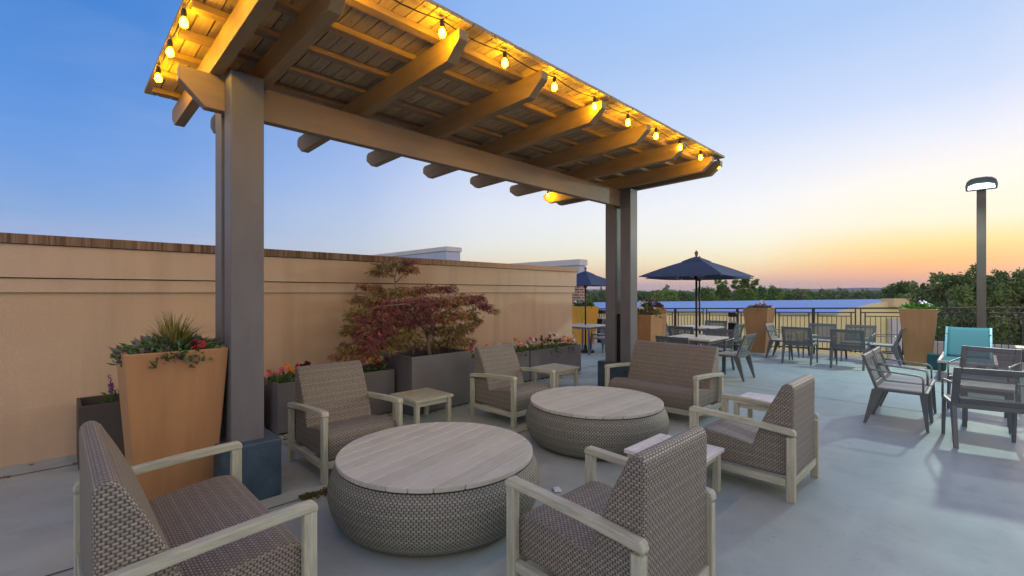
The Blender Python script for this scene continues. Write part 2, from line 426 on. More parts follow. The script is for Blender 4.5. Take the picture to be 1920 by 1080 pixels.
# ------------------------------------------------------------------ pergola
PG = thing('pergola', 'timber pergola on paired posts with slatted board roof over the lounge seating', 'pergola')
SL = -.018
def rz_(y): return SL*(y-4.19)
PX = ((.958, 1.19), (6.655, 6.87))
for x0, x1 in PX:
    for y0, y1 in ((4.0, 4.19), (4.29, 4.48)):
        boxm('post', x0, x1, y0, y1, .44, 3.30, M['taupe'], PG, .006)
    boxm('plinth', x0-.09, x1+.10, 3.90, 4.58, 0, .45, M['plinth'], PG, .012)
    bm = bmesh.new(); box(bm, x0+.06, x1-.06, 4.192, 4.288, .44, 1.25)
    obj('filler_block', bm, M['black'], PG)
bm = bmesh.new()
xa, xb = .665, 7.08
prism(bm, [(xa, 3.30), (xa, 3.20), (xa+.17, 3.03), (xb-.17, 3.03), (xb, 3.19), (xb, 3.30)], 'y', 4.195, 4.285)
obj('beam', bm, M['beam'], PG, bevel=.005)
RX = [.86, 1.195] + [1.195+.896*k for k in range(1, 7)] + [6.875]
for x in RX:
    bm = bmesh.new(); yf, yb = 2.66, 5.80
    def zb(y): return 3.303+rz_(y)
    prism(bm, [(yf, zb(yf)+.19), (yf, zb(yf)+.12), (yf+.15, zb(yf)), (yb-.13, zb(yb)), (yb, zb(yb)+.09), (yb, zb(yb)+.16), (yb-.04, zb(yb)+.19)], 'x', x, x+.085)
    obj('rafter', bm, M['rafter'], PG, bevel=.004)
for y in (2.89, 3.28, 3.69, 4.12, 4.55, 4.98, 5.42):
    z = 3.497+rz_(y)
    boxm('batten', .66, 6.96, y, y+.085, z, z+.045, M['batten'], PG, .003)
bm = bmesh.new(); nb = 60; pit = .1063; q = random.Random(4)
for k in range(nb):
    x0 = .62+k*pit; e = q.uniform(-.003, .003); e2 = q.uniform(-.008, .008)
    ya, yb = 2.64+e, 5.66+e2; za, zb_ = 3.545+rz_(ya), 3.545+rz_(yb); w = pit-q.choice((.008, .009, .010, .012))
    v = [bm.verts.new(p) for p in ((x0, ya, za), (x0+w, ya, za), (x0+w, yb, zb_), (x0, yb, zb_), (x0, ya, za+.028), (x0+w, ya, za+.028), (x0+w, yb, zb_+.028), (x0, yb, zb_+.028))]
    for f in ((3, 2, 1, 0), (4, 5, 6, 7), (0, 1, 5, 4), (1, 2, 6, 5), (2, 3, 7, 6), (3, 0, 4, 7)): bm.faces.new([v[i] for i in f])
    if q.random() < .82 and k < nb-1:
        g0, g1 = x0+w-.012, x0+pit+.012
        v = [bm.verts.new((x, y, 3.545+rz_(y)+dz)) for dz in (.030, .044) for x, y in ((g0, 2.66), (g1, 2.66), (g1, 5.64), (g0, 5.64))]
        for f in ((3, 2, 1, 0), (4, 5, 6, 7), (0, 1, 5, 4), (1, 2, 6, 5), (2, 3, 7, 6), (3, 0, 4, 7)): bm.faces.new([v[i] for i in f])
obj('roof_boards', bm, M['boards'], PG)

# ------------------------------------------------------------------ string lights
SLT = thing('string_light', 'string of amber bulbs hung round the edge of the pergola roof', 'string lights')
def edge(y): return 3.535+rz_(y)
path = []
bul = [(.63, 4.88), (.63, 4.32), (.63, 3.80), (.63, 3.25), (.70, 2.70), (1.32, 2.70)] + [(1.97+.618*k, 2.70) for k in range(9)] + [(6.97, 3.3), (6.97, 3.9), (6.97, 4.5), (6.97, 5.1), (6.93, 5.62), (6.50, 5.63), (6.02, 5.63)]
bm = bmesh.new(); pts = []
for i, (x, y) in enumerate(bul):
    pts.append((x, y, edge(y)-.02))
    if i < len(bul)-1:
        x2, y2 = bul[i+1]
        for t_ in (.25, .5, .75):
            pts.append((x+(x2-x)*t_, y+(y2-y)*t_, edge(y+(y2-y)*t_)-.02-.03*math.sin(math.pi*t_)))
tube(bm, pts, .005, 5); obj('cord', bm, M['cord'], SLT)
bme = bmesh.new()
lathe(bme, [(.006, 0), (.012, -.01), (.020, -.024), (.025, -.044), (.0235, -.058), (.014, -.071), (.004, -.075)], 10)
bulb_me = bpy.data.meshes.new('bulb'); bmesh.ops.recalc_face_normals(bme, faces=bme.faces[:]); bme.to_mesh(bulb_me); bme.free(); bulb_me.materials.append(M['bulb'])
for p in bulb_me.polygons: p.use_smooth = True
bms = bmesh.new(); lathe(bms, [(.004, .06), (.012, .055), (.017, .04), (.017, .0), (.012, -.006)], 8)
sock_me = bpy.data.meshes.new('socket'); bmesh.ops.recalc_face_normals(bms, faces=bms.faces[:]); bms.to_mesh(sock_me); bms.free(); sock_me.materials.append(M['cord'])
for (x, y) in bul:
    b_ = bpy.data.objects.new('bulb', bulb_me); COL.objects.link(b_); b_.parent = SLT; b_.location = (x, y, edge(y)-.07)
    s_ = bpy.data.objects.new('socket', sock_me); COL.objects.link(s_); s_.parent = b_

# ------------------------------------------------------------------ lounge seating
def lounge(name, Wd, label, cat, group):
    t = thing(name, label, cat, group=group)
    hx = Wd/2
    for s in (-1, 1):
        xo, xi = s*hx, s*(hx-.05); x0, x1 = min(xo, xi), max(xo, xi)
        boxm('leg', x0+.003, x1-.003, -.41, -.348, 0, .557, M['teak_z'], t, .006)
        boxm('leg', x0+.003, x1-.003, .35, .41, 0, .492, M['teak_z'], t, .006)
        # arm: gently arched bar with rounded front and rear corners
        top, bot = [], []
        N = 14
        for i in range(N+1):
            y = -.412+.826*i/N; f = i/N
            z = .605-.02*f-.032*f*f
            top.append((y, z)); bot.append((y, z-.046))
        def rounded(top, bot):
            a, b = top[0], top[-1]
            front = [(a[0], a[1]-.03), (a[0]+.006, a[1]-.01), (a[0]+.022, a[1]-.001)]
            rear = [(b[0]-.022, b[1]+.002), (b[0]-.006, b[1]-.009), (b[0], b[1]-.03)]
            return front+top[1:-1]+rear+bot[::-1]
        bm = bmesh.new(); prism(bm, rounded(top, bot), 'x', x0-.004, x1+.004); obj('armrest', bm, M['teak_y'], t, bevel=.007)
        boxm('side_rail', x0+.006, x1-.006, -.345, .347, .115, .172, M['teak_y'], t, .004)
    boxm('front_rail', -hx+.052, hx-.052, -.395, -.365, .115, .172, M['teak_x'], t, .004)
    boxm('rear_rail', -hx+.052, hx-.052, .368, .398, .115, .172, M['teak_x'], t, .004)
    bx = hx-.056
    bm = bmesh.new()
    prof = [(-.372, .175), (-.385, .24), (-.392, .30), (-.388, .345), (-.372, .378), (-.345, .402), (-.305, .414), (-.25, .418), (-.1, .402), (.05, .378), (.2, .35), (.3, .33), (.3, .175)]
    prism(bm, prof, 'x', -bx+.004, bx-.004, True); obj('seat', bm, M['weave'], t, bevel=.012, seg=3)
    bm = bmesh.new()
    prof = [(.05, .177), (.075, .30), (.092, .37), (.125, .475), (.168, .59), (.232, .73), (.286, .835), (.302, .868), (.325, .889), (.347, .895), (.37, .888), (.386, .868), (.391, .84), (.388, .6), (.385, .177)]
    prism(bm, prof, 'x', -bx, bx, True); obj('backrest', bm, M['weave'], t, bevel=.016, seg=3)
    return t
LC = lounge('lounge_chair', .76, '', 'armchair', 'woven armchairs around the round tables')
# local front is -y ; rotation 0 faces -Y, pi faces +Y, pi/2 faces +X, -pi/2 faces -X
spots = [((1.97, 4.25, 0), 0, 'woven armchair beside the near pergola post, in front of the flower planter'),
         ((4.24, 4.28, 0), 0, 'woven armchair in front of the maple planter, between two small wooden tables'),
         ((4.36, 1.40, 0), math.pi, 'woven armchair standing alone on open floor, turned away, its side towards us'),
         ((2.12, 1.40, 0), math.pi, 'large foreground woven armchair seen from behind, facing the near round table')]
for i, (l, r, lab) in enumerate(spots): place(LC, i == 0, lab, l, r)
LS = lounge('loveseat', 1.30, '', 'loveseat', 'woven loveseats at the ends of the seating group')
place(LS, True, 'woven two-seat loveseat in the near corner beside the tall tan planter', (.49, 2.88, 0), math.pi/2)
place(LS, False, 'woven two-seat loveseat in front of the far pergola posts', (5.84, 3.02, 0), -math.pi/2)

def round_table(label, loc, rot):
    t = thing('coffee_table', label, 'coffee table', loc, rot, 'round woven drum tables')
    bm = bmesh.new()
    lathe(bm, [(.55, .010), (.63, .014), (.675, .035), (.715, .08), (.742, .14), (.757, .21), (.757, .27), (.744, .33), (.722, .38), (.702, .411)], 72, uv=.72)
    obj('drum', bm, M['weave_table'], t, smooth=True)
    bm = bmesh.new(); Rr = .705; wd = .128; y = -Rr; edges = [-Rr]
    k0 = -5.5*wd
    cuts = [-Rr]+[k0+wd*k for k in range(12) if abs(k0+wd*k) < Rr-.02]+[Rr]
    for a, b in zip(cuts, cuts[1:]):
        a_, b_ = a+.0034, b-.0034
        def arc(y0, y1, sgn, n=10):
            return [(sgn*math.sqrt(max(0, Rr*Rr-(y0+(y1-y0)*i/n)**2)), y0+(y1-y0)*i/n) for i in range(n+1)]
        poly = arc(a_, b_, 1)+arc(b_, a_, -1)
        out = []
        for p in poly:
            if not out or math.hypot(p[0]-out[-1][0], p[1]-out[-1][1]) > 1e-4: out.append(p)
        if math.hypot(out[0][0]-out[-1][0], out[0][1]-out[-1][1]) < 1e-4: out.pop()
        prism(bm, out, 'z', .417, .45)
    obj('tabletop', bm, M['top_x'], t, bevel=.005)
    bm = bmesh.new(); lathe(bm, [(.68, .412), (.69, .416)], 48); obj('under_disc', bm, M['black'], t)
    return t
round_table('round drum table with planked teak top, nearest in the seating group', (2.02, 2.83, 0), R(13))
round_table('round drum table with planked teak top, in front of the far loveseat', (4.18, 2.94, 0), R(1))

def side_table(label, x0, x1, y0, y1, topm):
    cx, cy = (x0+x1)/2, (y0+y1)/2
    t = thing('side_table', label, 'side table', (cx, cy, 0), 0, 'small square wooden side tables')
    a, b = (x1-x0)/2, (y1-y0)/2; Zt = .345
    fr = bmesh.new()
    box(fr, -a, a, -b, -b+.06, Zt-.03, Zt); box(fr, -a, a, b-.06, b, Zt-.03, Zt)
    box(fr, -a, -a+.06, -b+.062, b-.062, Zt-.03, Zt); box(fr, a-.06, a, -b+.062, b-.062, Zt-.03, Zt)
    n = 5; w = (2*a-.124)/n
    for k in range(n): box(fr, -a+.062+k*w+.001, -a+.062+(k+1)*w-.001, -b+.062, b-.062, Zt-.028, Zt-.002)
    obj('tabletop', fr, topm, t, bevel=.003)
    for sx in (-1, 1):
        for sy in (-1, 1):
            X, Y = sx*(a-.045), sy*(b-.045)
            boxm('leg', X-.026, X+.026, Y-.026, Y+.026, 0, Zt-.032, M['teak_z'], t, .004)
    ap = bmesh.new()
    for s in (-1, 1):
        box(ap, -a+.074, a-.074, s*(b-.045)-.01, s*(b-.045)+.01, Zt-.09, Zt-.034)
        box(ap, s*(a-.045)-.01, s*(a-.045)+.01, -b+.074, b-.074, Zt-.09, Zt-.034)
    obj('apron', ap, M['teak_x'], t, bevel=.002)
    return t
side_table('plain wooden side table between the two armchairs that face us', 2.98, 3.53, 4.60, 5.17, M['teak_x'])
side_table('plain wooden side table in front of the far flower planters', 5.76, 6.36, 4.80, 5.36, M['teak_x'])
side_table('side table with painted glare on top, half hidden behind the big foreground armchair', 3.26, 3.86, 1.46, 2.02, M['glare_top'])
side_table('side table with painted glare on top, behind the lone armchair, beside the far loveseat', 5.70, 6.26, 1.50, 2.08, M['glare_top'])

# ------------------------------------------------------------------ dining furniture
def dining_chair():
    t = thing('dining_chair', '', 'chair', group='grey mesh dining chairs on the terrace')
    hw = .30
    F_, A_ = M['frame'], M['arm_metal']
    def blade(name, p0, p1, w0, w1, th):   # tapered flat leg from top p0 to foot p1 (width along y)
        bm = bmesh.new(); vs = []
        for (p, w) in ((p0, w0), (p1, w1)):
            for sx, sy in ((-1, -1), (1, -1), (1, 1), (-1, 1)): vs.append(bm.verts.new((p[0]+sx*th/2, p[1]+sy*w/2, p[2])))
        for f in ((0, 1, 2, 3), (7, 6, 5, 4), (0, 4, 5, 1), (1, 5, 6, 2), (2, 6, 7, 3), (3, 7, 4, 0)): bm.faces.new([vs[i] for i in f])
        return obj(name, bm, F_, t, bevel=.004)
    for s in (-1, 1):
        x = s*(hw-.02)
        blade('leg', (x, -.25, .42), (x, -.29, 0), .065, .026, .03)
        blade('leg', (x, .165, .43), (x, .29, 0), .11, .03, .04)
        bm = bmesh.new()
        pts = [(x+s*.012, .235, .665)]+[(x+s*.012, .235-.44*k/6, .665-.005*k) for k in range(1, 7)]+[(x+s*.012, -.235, .625), (x+s*.012, -.25, .60), (x+s*.012, -.252, .45)]
        tube(bm, pts, .011, 6); obj('armrest', bm, A_, t, smooth=True)
    # seat frame and sling
    bm = bmesh.new()
    for s in (-1, 1): box(bm, s*(hw-.02)-.018, s*(hw-.02)+.018, -.29, .20, .415, .45)
    box(bm, -hw+.04, hw-.04, -.292, -.262, .417, .448); box(bm, -hw+.04, hw-.04, .165, .20, .40, .447)
    obj('seat_frame', bm, F_, t, bevel=.006)
    bm = bmesh.new(); box(bm, -hw+.035, hw-.035, -.26, .17, .441, .456); obj('seat', bm, M['seat_sling'], t, bevel=.004)
    # back: leaning frame
    def bp(u, v): return (u, .175+.135*v, .44+.395*v)
    bm = bmesh.new()
    def slab(u0, u1, v0, v1, th):
        vs = []
        for dy in (-th/2, th/2):
            for (u, v) in ((u0, v0), (u1, v0), (u1, v1), (u0, v1)):
                p = bp(u, v); vs.append(bm.verts.new((p[0], p[1]+dy, p[2])))
        for f in ((3, 2, 1, 0), (4, 5, 6, 7), (0, 1, 5, 4), (1, 2, 6, 5), (2, 3, 7, 6), (3, 0, 4, 7)): bm.faces.new([vs[i] for i in f])
    slab(-hw, -hw+.06, -.06, 1.0, .034); slab(hw-.06, hw, -.06, 1.0, .034)
    slab(-hw+.061, hw-.061, .85, .995, .032); slab(-hw+.061, hw-.061, -.05, .17, .03)
    obj('back_frame', bm, F_, t, bevel=.006)
    bm = bmesh.new(); slab(-hw+.055, hw-.055, .16, .86, .008); obj('backrest', bm, M['sling'], t)
    return t
DC = dining_chair()
pi = math.pi
fX, fmX, fY, fmY = pi/2, -pi/2, pi, 0
chairs = [
 ((7.40, .72, 0), fmY, 'grey mesh chair in side view on open floor, nearer one of a pair'),
 ((8.06, .72, 0), fmY, 'grey mesh chair in side view, just beyond its twin and partly hidden by it'),
 ((6.96, -.03, 0), fX+R(12), 'large dark mesh chair close by at the picture edge, back towards us'),
 ((9.02, -.02, 0), fmX-R(14), 'dark mesh chair facing us in front of the turquoise lounger'),
 ((9.13, 3.30, 0), fY, 'grey mesh chair in side view beside the table under the near umbrella'),
 ((7.98, 3.80, 0), fX, 'mesh chair with its back just showing above the far loveseat'),
 ((9.72, 3.88, 0), fmX, 'mesh chair across the near umbrella table, facing us'),
 ((10.52, 4.85, 0), fX, 'mesh chair between the two umbrella tables, back towards us'),
 ((12.72, 5.15, 0), fmX, 'mesh chair by the railing, facing us across the rear umbrella table'),
 ((11.85, 4.42, 0), fY, 'mesh chair in side view at the rear umbrella table, near the black ash bin'),
 ((11.80, 5.85, 0), fmY, 'pale mesh chair in side view beside the two small tan planters'),
 ((12.80, 3.45, 0), fmY, 'mesh chair in side view beside the tan planter with pink flowers'),
 ((12.15, 2.92, 0), fX, 'mesh chair with back towards us, beside the pink flowered planter group'),
 ((12.10, 1.98, 0), fX, 'mesh chair with back towards us, in the middle of the railing group'),
 ((13.40, 2.80, 0), fmX, 'mesh chair facing us against a railing post, tan planter to one side'),
 ((13.38, 2.02, 0), fmX, 'mesh chair facing us against the railing, farther from the pink flowers'),
 ((13.20, 1.50, 0), fY, 'reclined mesh chair in side view beside the largest railing planter'),
 ((10.15, 6.82, 0), fY, 'mesh chair at the table under the small blue umbrella, beside the post'),
 ((11.00, 7.40, 0), fmX, 'mesh chair on the far side of the small blue umbrella table'),
]
for i, (l, r, lab) in enumerate(chairs): place(DC, i == 0, lab, l, r)

def dining_table(label, cx, cy, s=.9, z=.74, group='square dining tables', name='dining_table'):
    t = thing(name, label, 'table', (cx, cy, 0), 0, group); a = s/2
    boxm('tabletop', -a, a, -a, a, z-.035, z, M['dtop'], t, .006)
    for sx in (-1, 1):
        for sy in (-1, 1):
            boxm('leg', sx*(a-.06)-.022, sx*(a-.06)+.022, sy*(a-.06)-.022, sy*(a-.06)+.022, 0, z-.037, M['frame'], t, .004)
    bm = bmesh.new()
    for q_ in (-1, 1):
        box(bm, -a+.084, a-.084, q_*(a-.06)-.012, q_*(a-.06)+.012, z-.085, z-.037)
        box(bm, q_*(a-.06)-.012, q_*(a-.06)+.012, -a+.084, a-.084, z-.085, z-.037)
    obj('apron', bm, M['frame'], t)
    return t
dining_table('pale square dining table under the nearer dark umbrella', 8.95, 3.92)
dining_table('pale square dining table behind, under the second dark umbrella', 11.78, 5.08)
dining_table('pale square table under the small blue umbrella past the wall end', 10.2, 7.5)
dining_table('low grey table between the two chairs at the picture edge', 7.95, -.05, .5, .5, None, 'low_table')
dining_table('small pale table at the picture edge beside the turquoise lounger', 13.55, -.72, .5, .54, None, 'patio_table')

def umbrella(label, cx, cy, half, zr, za, group='dark blue patio umbrellas'):
    t = thing('patio_umbrella', label, 'umbrella', (cx, cy, 0), 0, group)
    bm = bmesh.new(); tube(bm, [(0, 0, .03), (0, 0, za+.02)], .021, 10); obj('pole', bm, M['black'], t, smooth=True)
    bm = bmesh.new(); lathe(bm, [(.24, 0), (.24, .04), (.22, .06), (.05, .08), (.04, .2)], 24); obj('base', bm, M['black'], t)
    bm = bmesh.new()
    def canopy(bm, hs, z0, z1, r0=0., n=8, sag=.05):
        cs = [(-1, -1), (1, -1), (1, 1), (-1, 1)]
        for k in range(4):
            a, b = cs[k], cs[(k+1) % 4]; g = {}
            for i in range(n+1):
                f = r0+(1-r0)*i/n
                for j in range(i+1 if r0 == 0 else n+1):
                    m_ = i if r0 == 0 else n
                    s_ = j/m_ if m_ else 0
                    x = (a[0]+(b[0]-a[0])*s_)*hs*f; y = (a[1]+(b[1]-a[1])*s_)*hs*f
                    bow = 4*s_*(1-s_)*f
                    x *= 1-.05*bow; y *= 1-.05*bow
                    g[i, j] = bm.verts.new((x, y, z0+(z1-z0)*f-sag*bow*f*.35+.05*math.sin(math.pi*f)*(z0-z1)))
            for i in range(n):
                if r0 == 0:
                    for j in range(i+1):
                        bm.faces.new((g[i, j], g[i+1, j], g[i+1, j+1]))
                        if j < i: bm.faces.new((g[i, j], g[i+1, j+1], g[i, j+1]))
                else:
                    for j in range(n): bm.faces.new((g[i, j], g[i+1, j], g[i+1, j+1], g[i, j+1]))
        bmesh.ops.remove_doubles(bm, verts=bm.verts[:], dist=.0005)
    canopy(bm, half, za, zr)
    c = obj('canopy', bm, M['navy'], t); so = c.modifiers.new('thick', 'SOLIDIFY'); so.thickness = .006
    bm = bmesh.new(); canopy(bm, half*.26, za+.035, za-.26*(za-zr)+.025, n=4, sag=.02)
    c2 = obj('vent', bm, M['navy'], c); so = c2.modifiers.new('thick', 'SOLIDIFY'); so.thickness = .005
    bm = bmesh.new(); lathe(bm, [(.012, za+.03), (.03, za+.045), (.022, za+.06), (.036, za+.085), (.034, za+.11), (.012, za+.14), (.003, za+.15)], 12); obj('finial', bm, M['finial'], t, smooth=True)
    hub = zr-.02
    bm = bmesh.new(); lathe(bm, [(.022, hub-.05), (.045, hub-.045), (.045, hub+.02), (.022, hub+.03)], 12); obj('runner', bm, M['black'], t)
    for sx, sy in ((-1, -1), (1, -1), (1, 1), (-1, 1)):
        bm = bmesh.new(); tube(bm, [(0, 0, za-.03), (sx*half*.98, sy*half*.98, zr-.012)], .009, 6)
        rb = obj('rib', bm, M['lfrm'], t)
        bm = bmesh.new(); tube(bm, [(sx*.03, sy*.03, hub), (sx*half*.5, sy*half*.5, za-.5*(za-zr)-.02)], .008, 6)
        obj('strut', bm, M['lfrm'], rb)
    return t
umbrella('wide dark blue umbrella with wooden finial over the nearer square table', 8.95, 3.92, .80, 1.92, 2.28)
umbrella('dark blue umbrella mostly hidden behind the wide one, over the rear table', 11.78, 5.08, .98, 1.97, 2.40)
umbrella('small blue umbrella between the wall end and the far posts', 10.2, 7.5, .70, 1.80, 2.16)

# turquoise lounger: foot end towards -X
LG = thing('sun_lounger', 'turquoise sling sun lounger with raised back in front of the railing', 'lounger', (11.45, .18, 0), 0)
hw = .36
bm = bmesh.new()
for s in (-1, 1): box(bm, 0, 1.75, s*hw-.025, s*hw+.025, .33, .375)
box(bm, 0, .04, -hw+.026, hw-.026, .332, .373); box(bm, 1.71, 1.75, -hw+.026, hw-.026, .332, .373)
obj('frame', bm, M['lfrm'], LG, bevel=.006)
for x in (.06, 1.6):
    for s in (-1, 1): boxm('leg', x-.025, x+.025, s*hw-.02, s*hw+.02, 0, .329, M['lamp_pole'], LG, .004)
boxm('seat', .045, .80, -hw+.03, hw-.03, .362, .378, M['teal'], LG, .004)
bm = bmesh.new(); L_, an = .80, R(42)
def bk(s, u): return (.80+s*math.cos(an), u, .38+s*math.sin(an))
for (u0, u1) in ((-hw+.03, -hw+.07), (hw-.07, hw-.03)):
    vs = [bm.verts.new(Vector(bk(s, u))+Vector((dx, 0, dx*.3))) for dx in (0, .03) for s, u in ((0, u0), (0, u1), (L_, u1), (L_, u0))]
    for f in ((3, 2, 1, 0), (4, 5, 6, 7), (0, 1, 5, 4), (1, 2, 6, 5), (2, 3, 7, 6), (3, 0, 4, 7)): bm.faces.new([vs[i] for i in f])
obj('back_frame', bm, paint('turquoise_metal', (.06, .26, .30), .4), LG, bevel=.006)
bm = bmesh.new(); n = 10; gv = []
for i in range(n+1):
    row = []
    for j in range(n+1):
        u = -hw+.06+(2*hw-.12)*j/n; s = L_*i/n
        p = Vector(bk(s, u)); sg = .02*math.sin(math.pi*j/n)
        row.append(bm.verts.new((p.x+sg+.01, p.y, p.z-sg*.4)))
    gv.append(row)
for i in range(n):
    for j in range(n): bm.faces.new((gv[i][j], gv[i+1][j], gv[i+1][j+1], gv[i][j+1]))
bo = obj('backrest', bm, M['teal'], LG, smooth=True); so = bo.modifiers.new('t', 'SOLIDIFY'); so.thickness = .006
bm = bmesh.new(); tube(bm, [(1.25, -hw+.06, .80), (1.55, -hw+.06, .37)], .012, 6); tube(bm, [(1.25, hw-.06, .80), (1.55, hw-.06, .37)], .012, 6); obj('back_stay', bm, M['lamp_pole'], LG)

bm = bmesh.new(); box(bm, -.16, .16, -.05, .05, 0, .34)
cu = obj('cushion', bm, M['teal_cloth'], None, bevel=.045, seg=4); cu.location = (13.02, .66, .0); cu.rotation_euler = (R(8), 0, R(70))
tag(cu, 'dark teal cushion leaning between the lounger and the largest planter', 'cushion')

# ------------------------------------------------------------------ planters
def tapered(label, cx, cy, top, bot, h, mat, rz=0, group='tall tapered tan planters', z0=0):
    t = thing('tall_planter', label, 'planter', (cx, cy, z0), rz, group)
    bm = bmesh.new(); a, b = bot/2, top/2; th = .035
    o0 = [bm.verts.new((sx*a, sy*a, 0)) for sx, sy in ((-1, -1), (1, -1), (1, 1), (-1, 1))]
    o1 = [bm.verts.new((sx*b, sy*b, h)) for sx, sy in ((-1, -1), (1, -1), (1, 1), (-1, 1))]
    i1 = [bm.verts.new((sx*(b-th), sy*(b-th), h)) for sx, sy in ((-1, -1), (1, -1), (1, 1), (-1, 1))]
    i0 = [bm.verts.new((sx*(b-th-.01), sy*(b-th-.01), h-.14)) for sx, sy in ((-1, -1), (1, -1), (1, 1), (-1, 1))]
    bm.faces.new(o0[::-1])
    for A, B in ((o0, o1), (o1, i1), (i1, i0)):
        for k in range(4): bm.faces.new((A[k], A[(k+1) % 4], B[(k+1) % 4], B[k]))
    bm.faces.new(i0)
    obj('shell', bm, mat, t, bevel=.006)
    bm = bmesh.new(); c = b-th-.012; box(bm, -c, c, -c, c, h-.13, h-.05); obj('soil', bm, M['soil'], t)
    return t
def box_planter(label, x0, x1, y0, y1, h, mat=None, depth=.07, group='charcoal box planters along the wall'):
    cx, cy = (x0+x1)/2, (y0+y1)/2; a, b = (x1-x0)/2, (y1-y0)/2; th = .025
    t = thing('box_planter', label, 'planter', (cx, cy, 0), 0, group)
    bm = bmesh.new()
    def ring(a_, b_, z): return [bm.verts.new(p) for p in ((-a_, -b_, z), (a_, -b_, z), (a_, b_, z), (-a_, b_, z))]
    o0, o1, i1, i0 = ring(a, b, .02), ring(a, b, h), ring(a-th, b-th, h), ring(a-th, b-th, h-depth-.05)
    bm.faces.new(o0[::-1])
    for A, B in ((o0, o1), (o1, i1), (i1, i0)):
        for k in range(4): bm.faces.new((A[k], A[(k+1) % 4], B[(k+1) % 4], B[k]))
    bm.faces.new(i0)
    obj('shell', bm, mat or M['charcoal'], t, bevel=.004)
    bm = bmesh.new(); box(bm, -a+th+.002, a-th-.002, -b+th+.002, b-th-.002, h-depth-.045, h-depth); obj('soil', bm, M['soil'], t)
    bm = bmesh.new()
    for sx in (-1, 1):
        for sy in (-1, 1): box(bm, sx*(a-.06)-.03, sx*(a-.06)+.03, sy*(b-.06)-.03, sy*(b-.06)+.03, 0, .0195)
    obj('foot', bm, M['black'], t)
    return t
TP = [('tall tan planter with grass and ivy beside the near pergola post', .645, 4.36, .62, .46, 1.18, M['tan'], 0),
      ('tan planter with pink flowers standing at the railing, near the black ash bin', 13.55, 4.22, .62, .42, 1.20, M['tan'], 0),
      ('largest railing planter, tan, with green grass and pale flowers', 13.62, .98, .64, .44, 1.25, M['tan'], R(3)),
      ('small tan planter directly behind the far pergola post', 8.28, 4.66, .62, .46, 1.18, M['tan'], 0),
      ('small tan planter at the railing, behind the planter by the post', 13.5, 7.32, .62, .44, 1.14, M['tan'], 0),
      ('planter with amber lamplight painted in, beyond the end of the parapet wall', 11.9, 8.8, .66, .46, 1.18, M['amber'], 0)]
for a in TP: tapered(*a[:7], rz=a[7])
box_planter('near black box planter with purple flowers behind the tall tan planter', .16, 1.62, 5.66, 6.17, .58, paint('dark_brown_planter', (.055, .047, .046), .5, var=.15, scale=3, bump=.06))
box_planter('charcoal box planter with pansies behind the armchair near the post', 1.78, 3.25, 5.52, 6.12, .58)
box_planter('big square charcoal planter holding the red maple', 3.30, 4.30, 5.18, 6.14, .765, depth=.16, group=None)
box_planter('charcoal flower box behind the armchair, next after the maple planter', 4.58, 6.10, 5.72, 6.2, .55)
box_planter('charcoal flower box nearest the end of the parapet wall', 6.125, 7.63, 5.72, 6.2, .55)

# ------------------------------------------------------------------ flowers
GREEN = [(.07, .16, .03), (.10, .20, .04), (.05, .11, .03), (.14, .22, .05)]
PC = {'white': (.82, .82, .80), 'orange': (.85, .30, .02), 'pink': (.70, .12, .20), 'maroon': (.10, .008, .02), 'red': (.42, .015, .03), 'peach': (.85, .38, .25), 'purple': (.16, .05, .25), 'yellow': (.85, .6, .05)}
def petals(rg, pts, size, cols):
    P, D, S, C = [], [], [], []
    for p, c in zip(pts, cols):
        nrm = np.array([rg.normal()*.5, -.8+rg.normal()*.3, .7]); nrm /= np.linalg.norm(nrm)
        t1 = np.cross(nrm, [0, 0, 1.]); t1 /= np.linalg.norm(t1); t2 = np.cross(nrm, t1)
        for k in range(6):
            a = k*math.pi/3+rg.random()*.3
            P.append(p); D.append(t1*math.cos(a)+t2*math.sin(a)+nrm*.25); S.append(size*(.8+.4*rg.random()))
            C.append(np.clip(np.array(c)*(.8+.4*rg.random()), 0, 1))
    return np.array(P), np.array(D), np.array(S), np.array(C)
def clump(label, x, y, z, rx, ry, h, cols, nl=150, nf=8, seed=1, name='flower_plant', cat='flowers', lsize=.05, fsize=.046, greens=GREEN, hang=0, group='bedding flowers in the planters'):
    rg = np.random.default_rng(seed)
    h *= 1.35
    t = thing(name, label, cat, (x, y, z), 0, group)
    a = rg.random(nl)*2*math.pi; r = np.sqrt(rg.random(nl))
    P = np.stack([np.cos(a)*r*rx, np.sin(a)*r*ry, h*(.75*rg.random(nl))*(1-.5*r)], 1)
    P[:, 2] -= hang*(r > .75)*rg.random(nl)
    D = np.stack([np.cos(a)*.7, np.sin(a)*.7, .5+rg.normal(size=nl)*.4], 1)+rg.normal(size=(nl, 3))*.35
    C = np.array([greens[i] for i in rg.integers(len(greens), size=nl)])*(.6+.8*rg.random((nl, 1)))
    leaf_mesh('foliage', P, D, lsize*(.6+.8*rg.random(nl)), lsize*.6*(.6+.8*rg.random(nl)), C, M['leaf'], t)
    if nf:
        a = rg.random(nf)*2*math.pi; r = np.sqrt(rg.random(nf))
        pts = np.stack([np.cos(a)*r*rx, np.sin(a)*r*ry-.02, h*(.65+.5*rg.random(nf))*(1-.35*r)], 1)
        P, D, S, C = petals(rg, pts, fsize, [PC[cols[i % len(cols)]] for i in range(nf)])
        leaf_mesh('blossom', P, D, S, S*1.05, C, M['petal'], t, fold=.08)
    return t
zq = .52
clump('pink and orange pansies at the box end close to the near post', 1.93, 5.78, zq, .17, .2, .16, ['pink', 'orange', 'peach'], 170, 9, 2)
clump('dark red leafy plant above the armchair back beside orange pansies', 2.16, 5.8, zq, .1, .12, .2, ['maroon', 'maroon', 'red'], 60, 8, 3, greens=[(.09, .02, .025), (.06, .09, .03)])
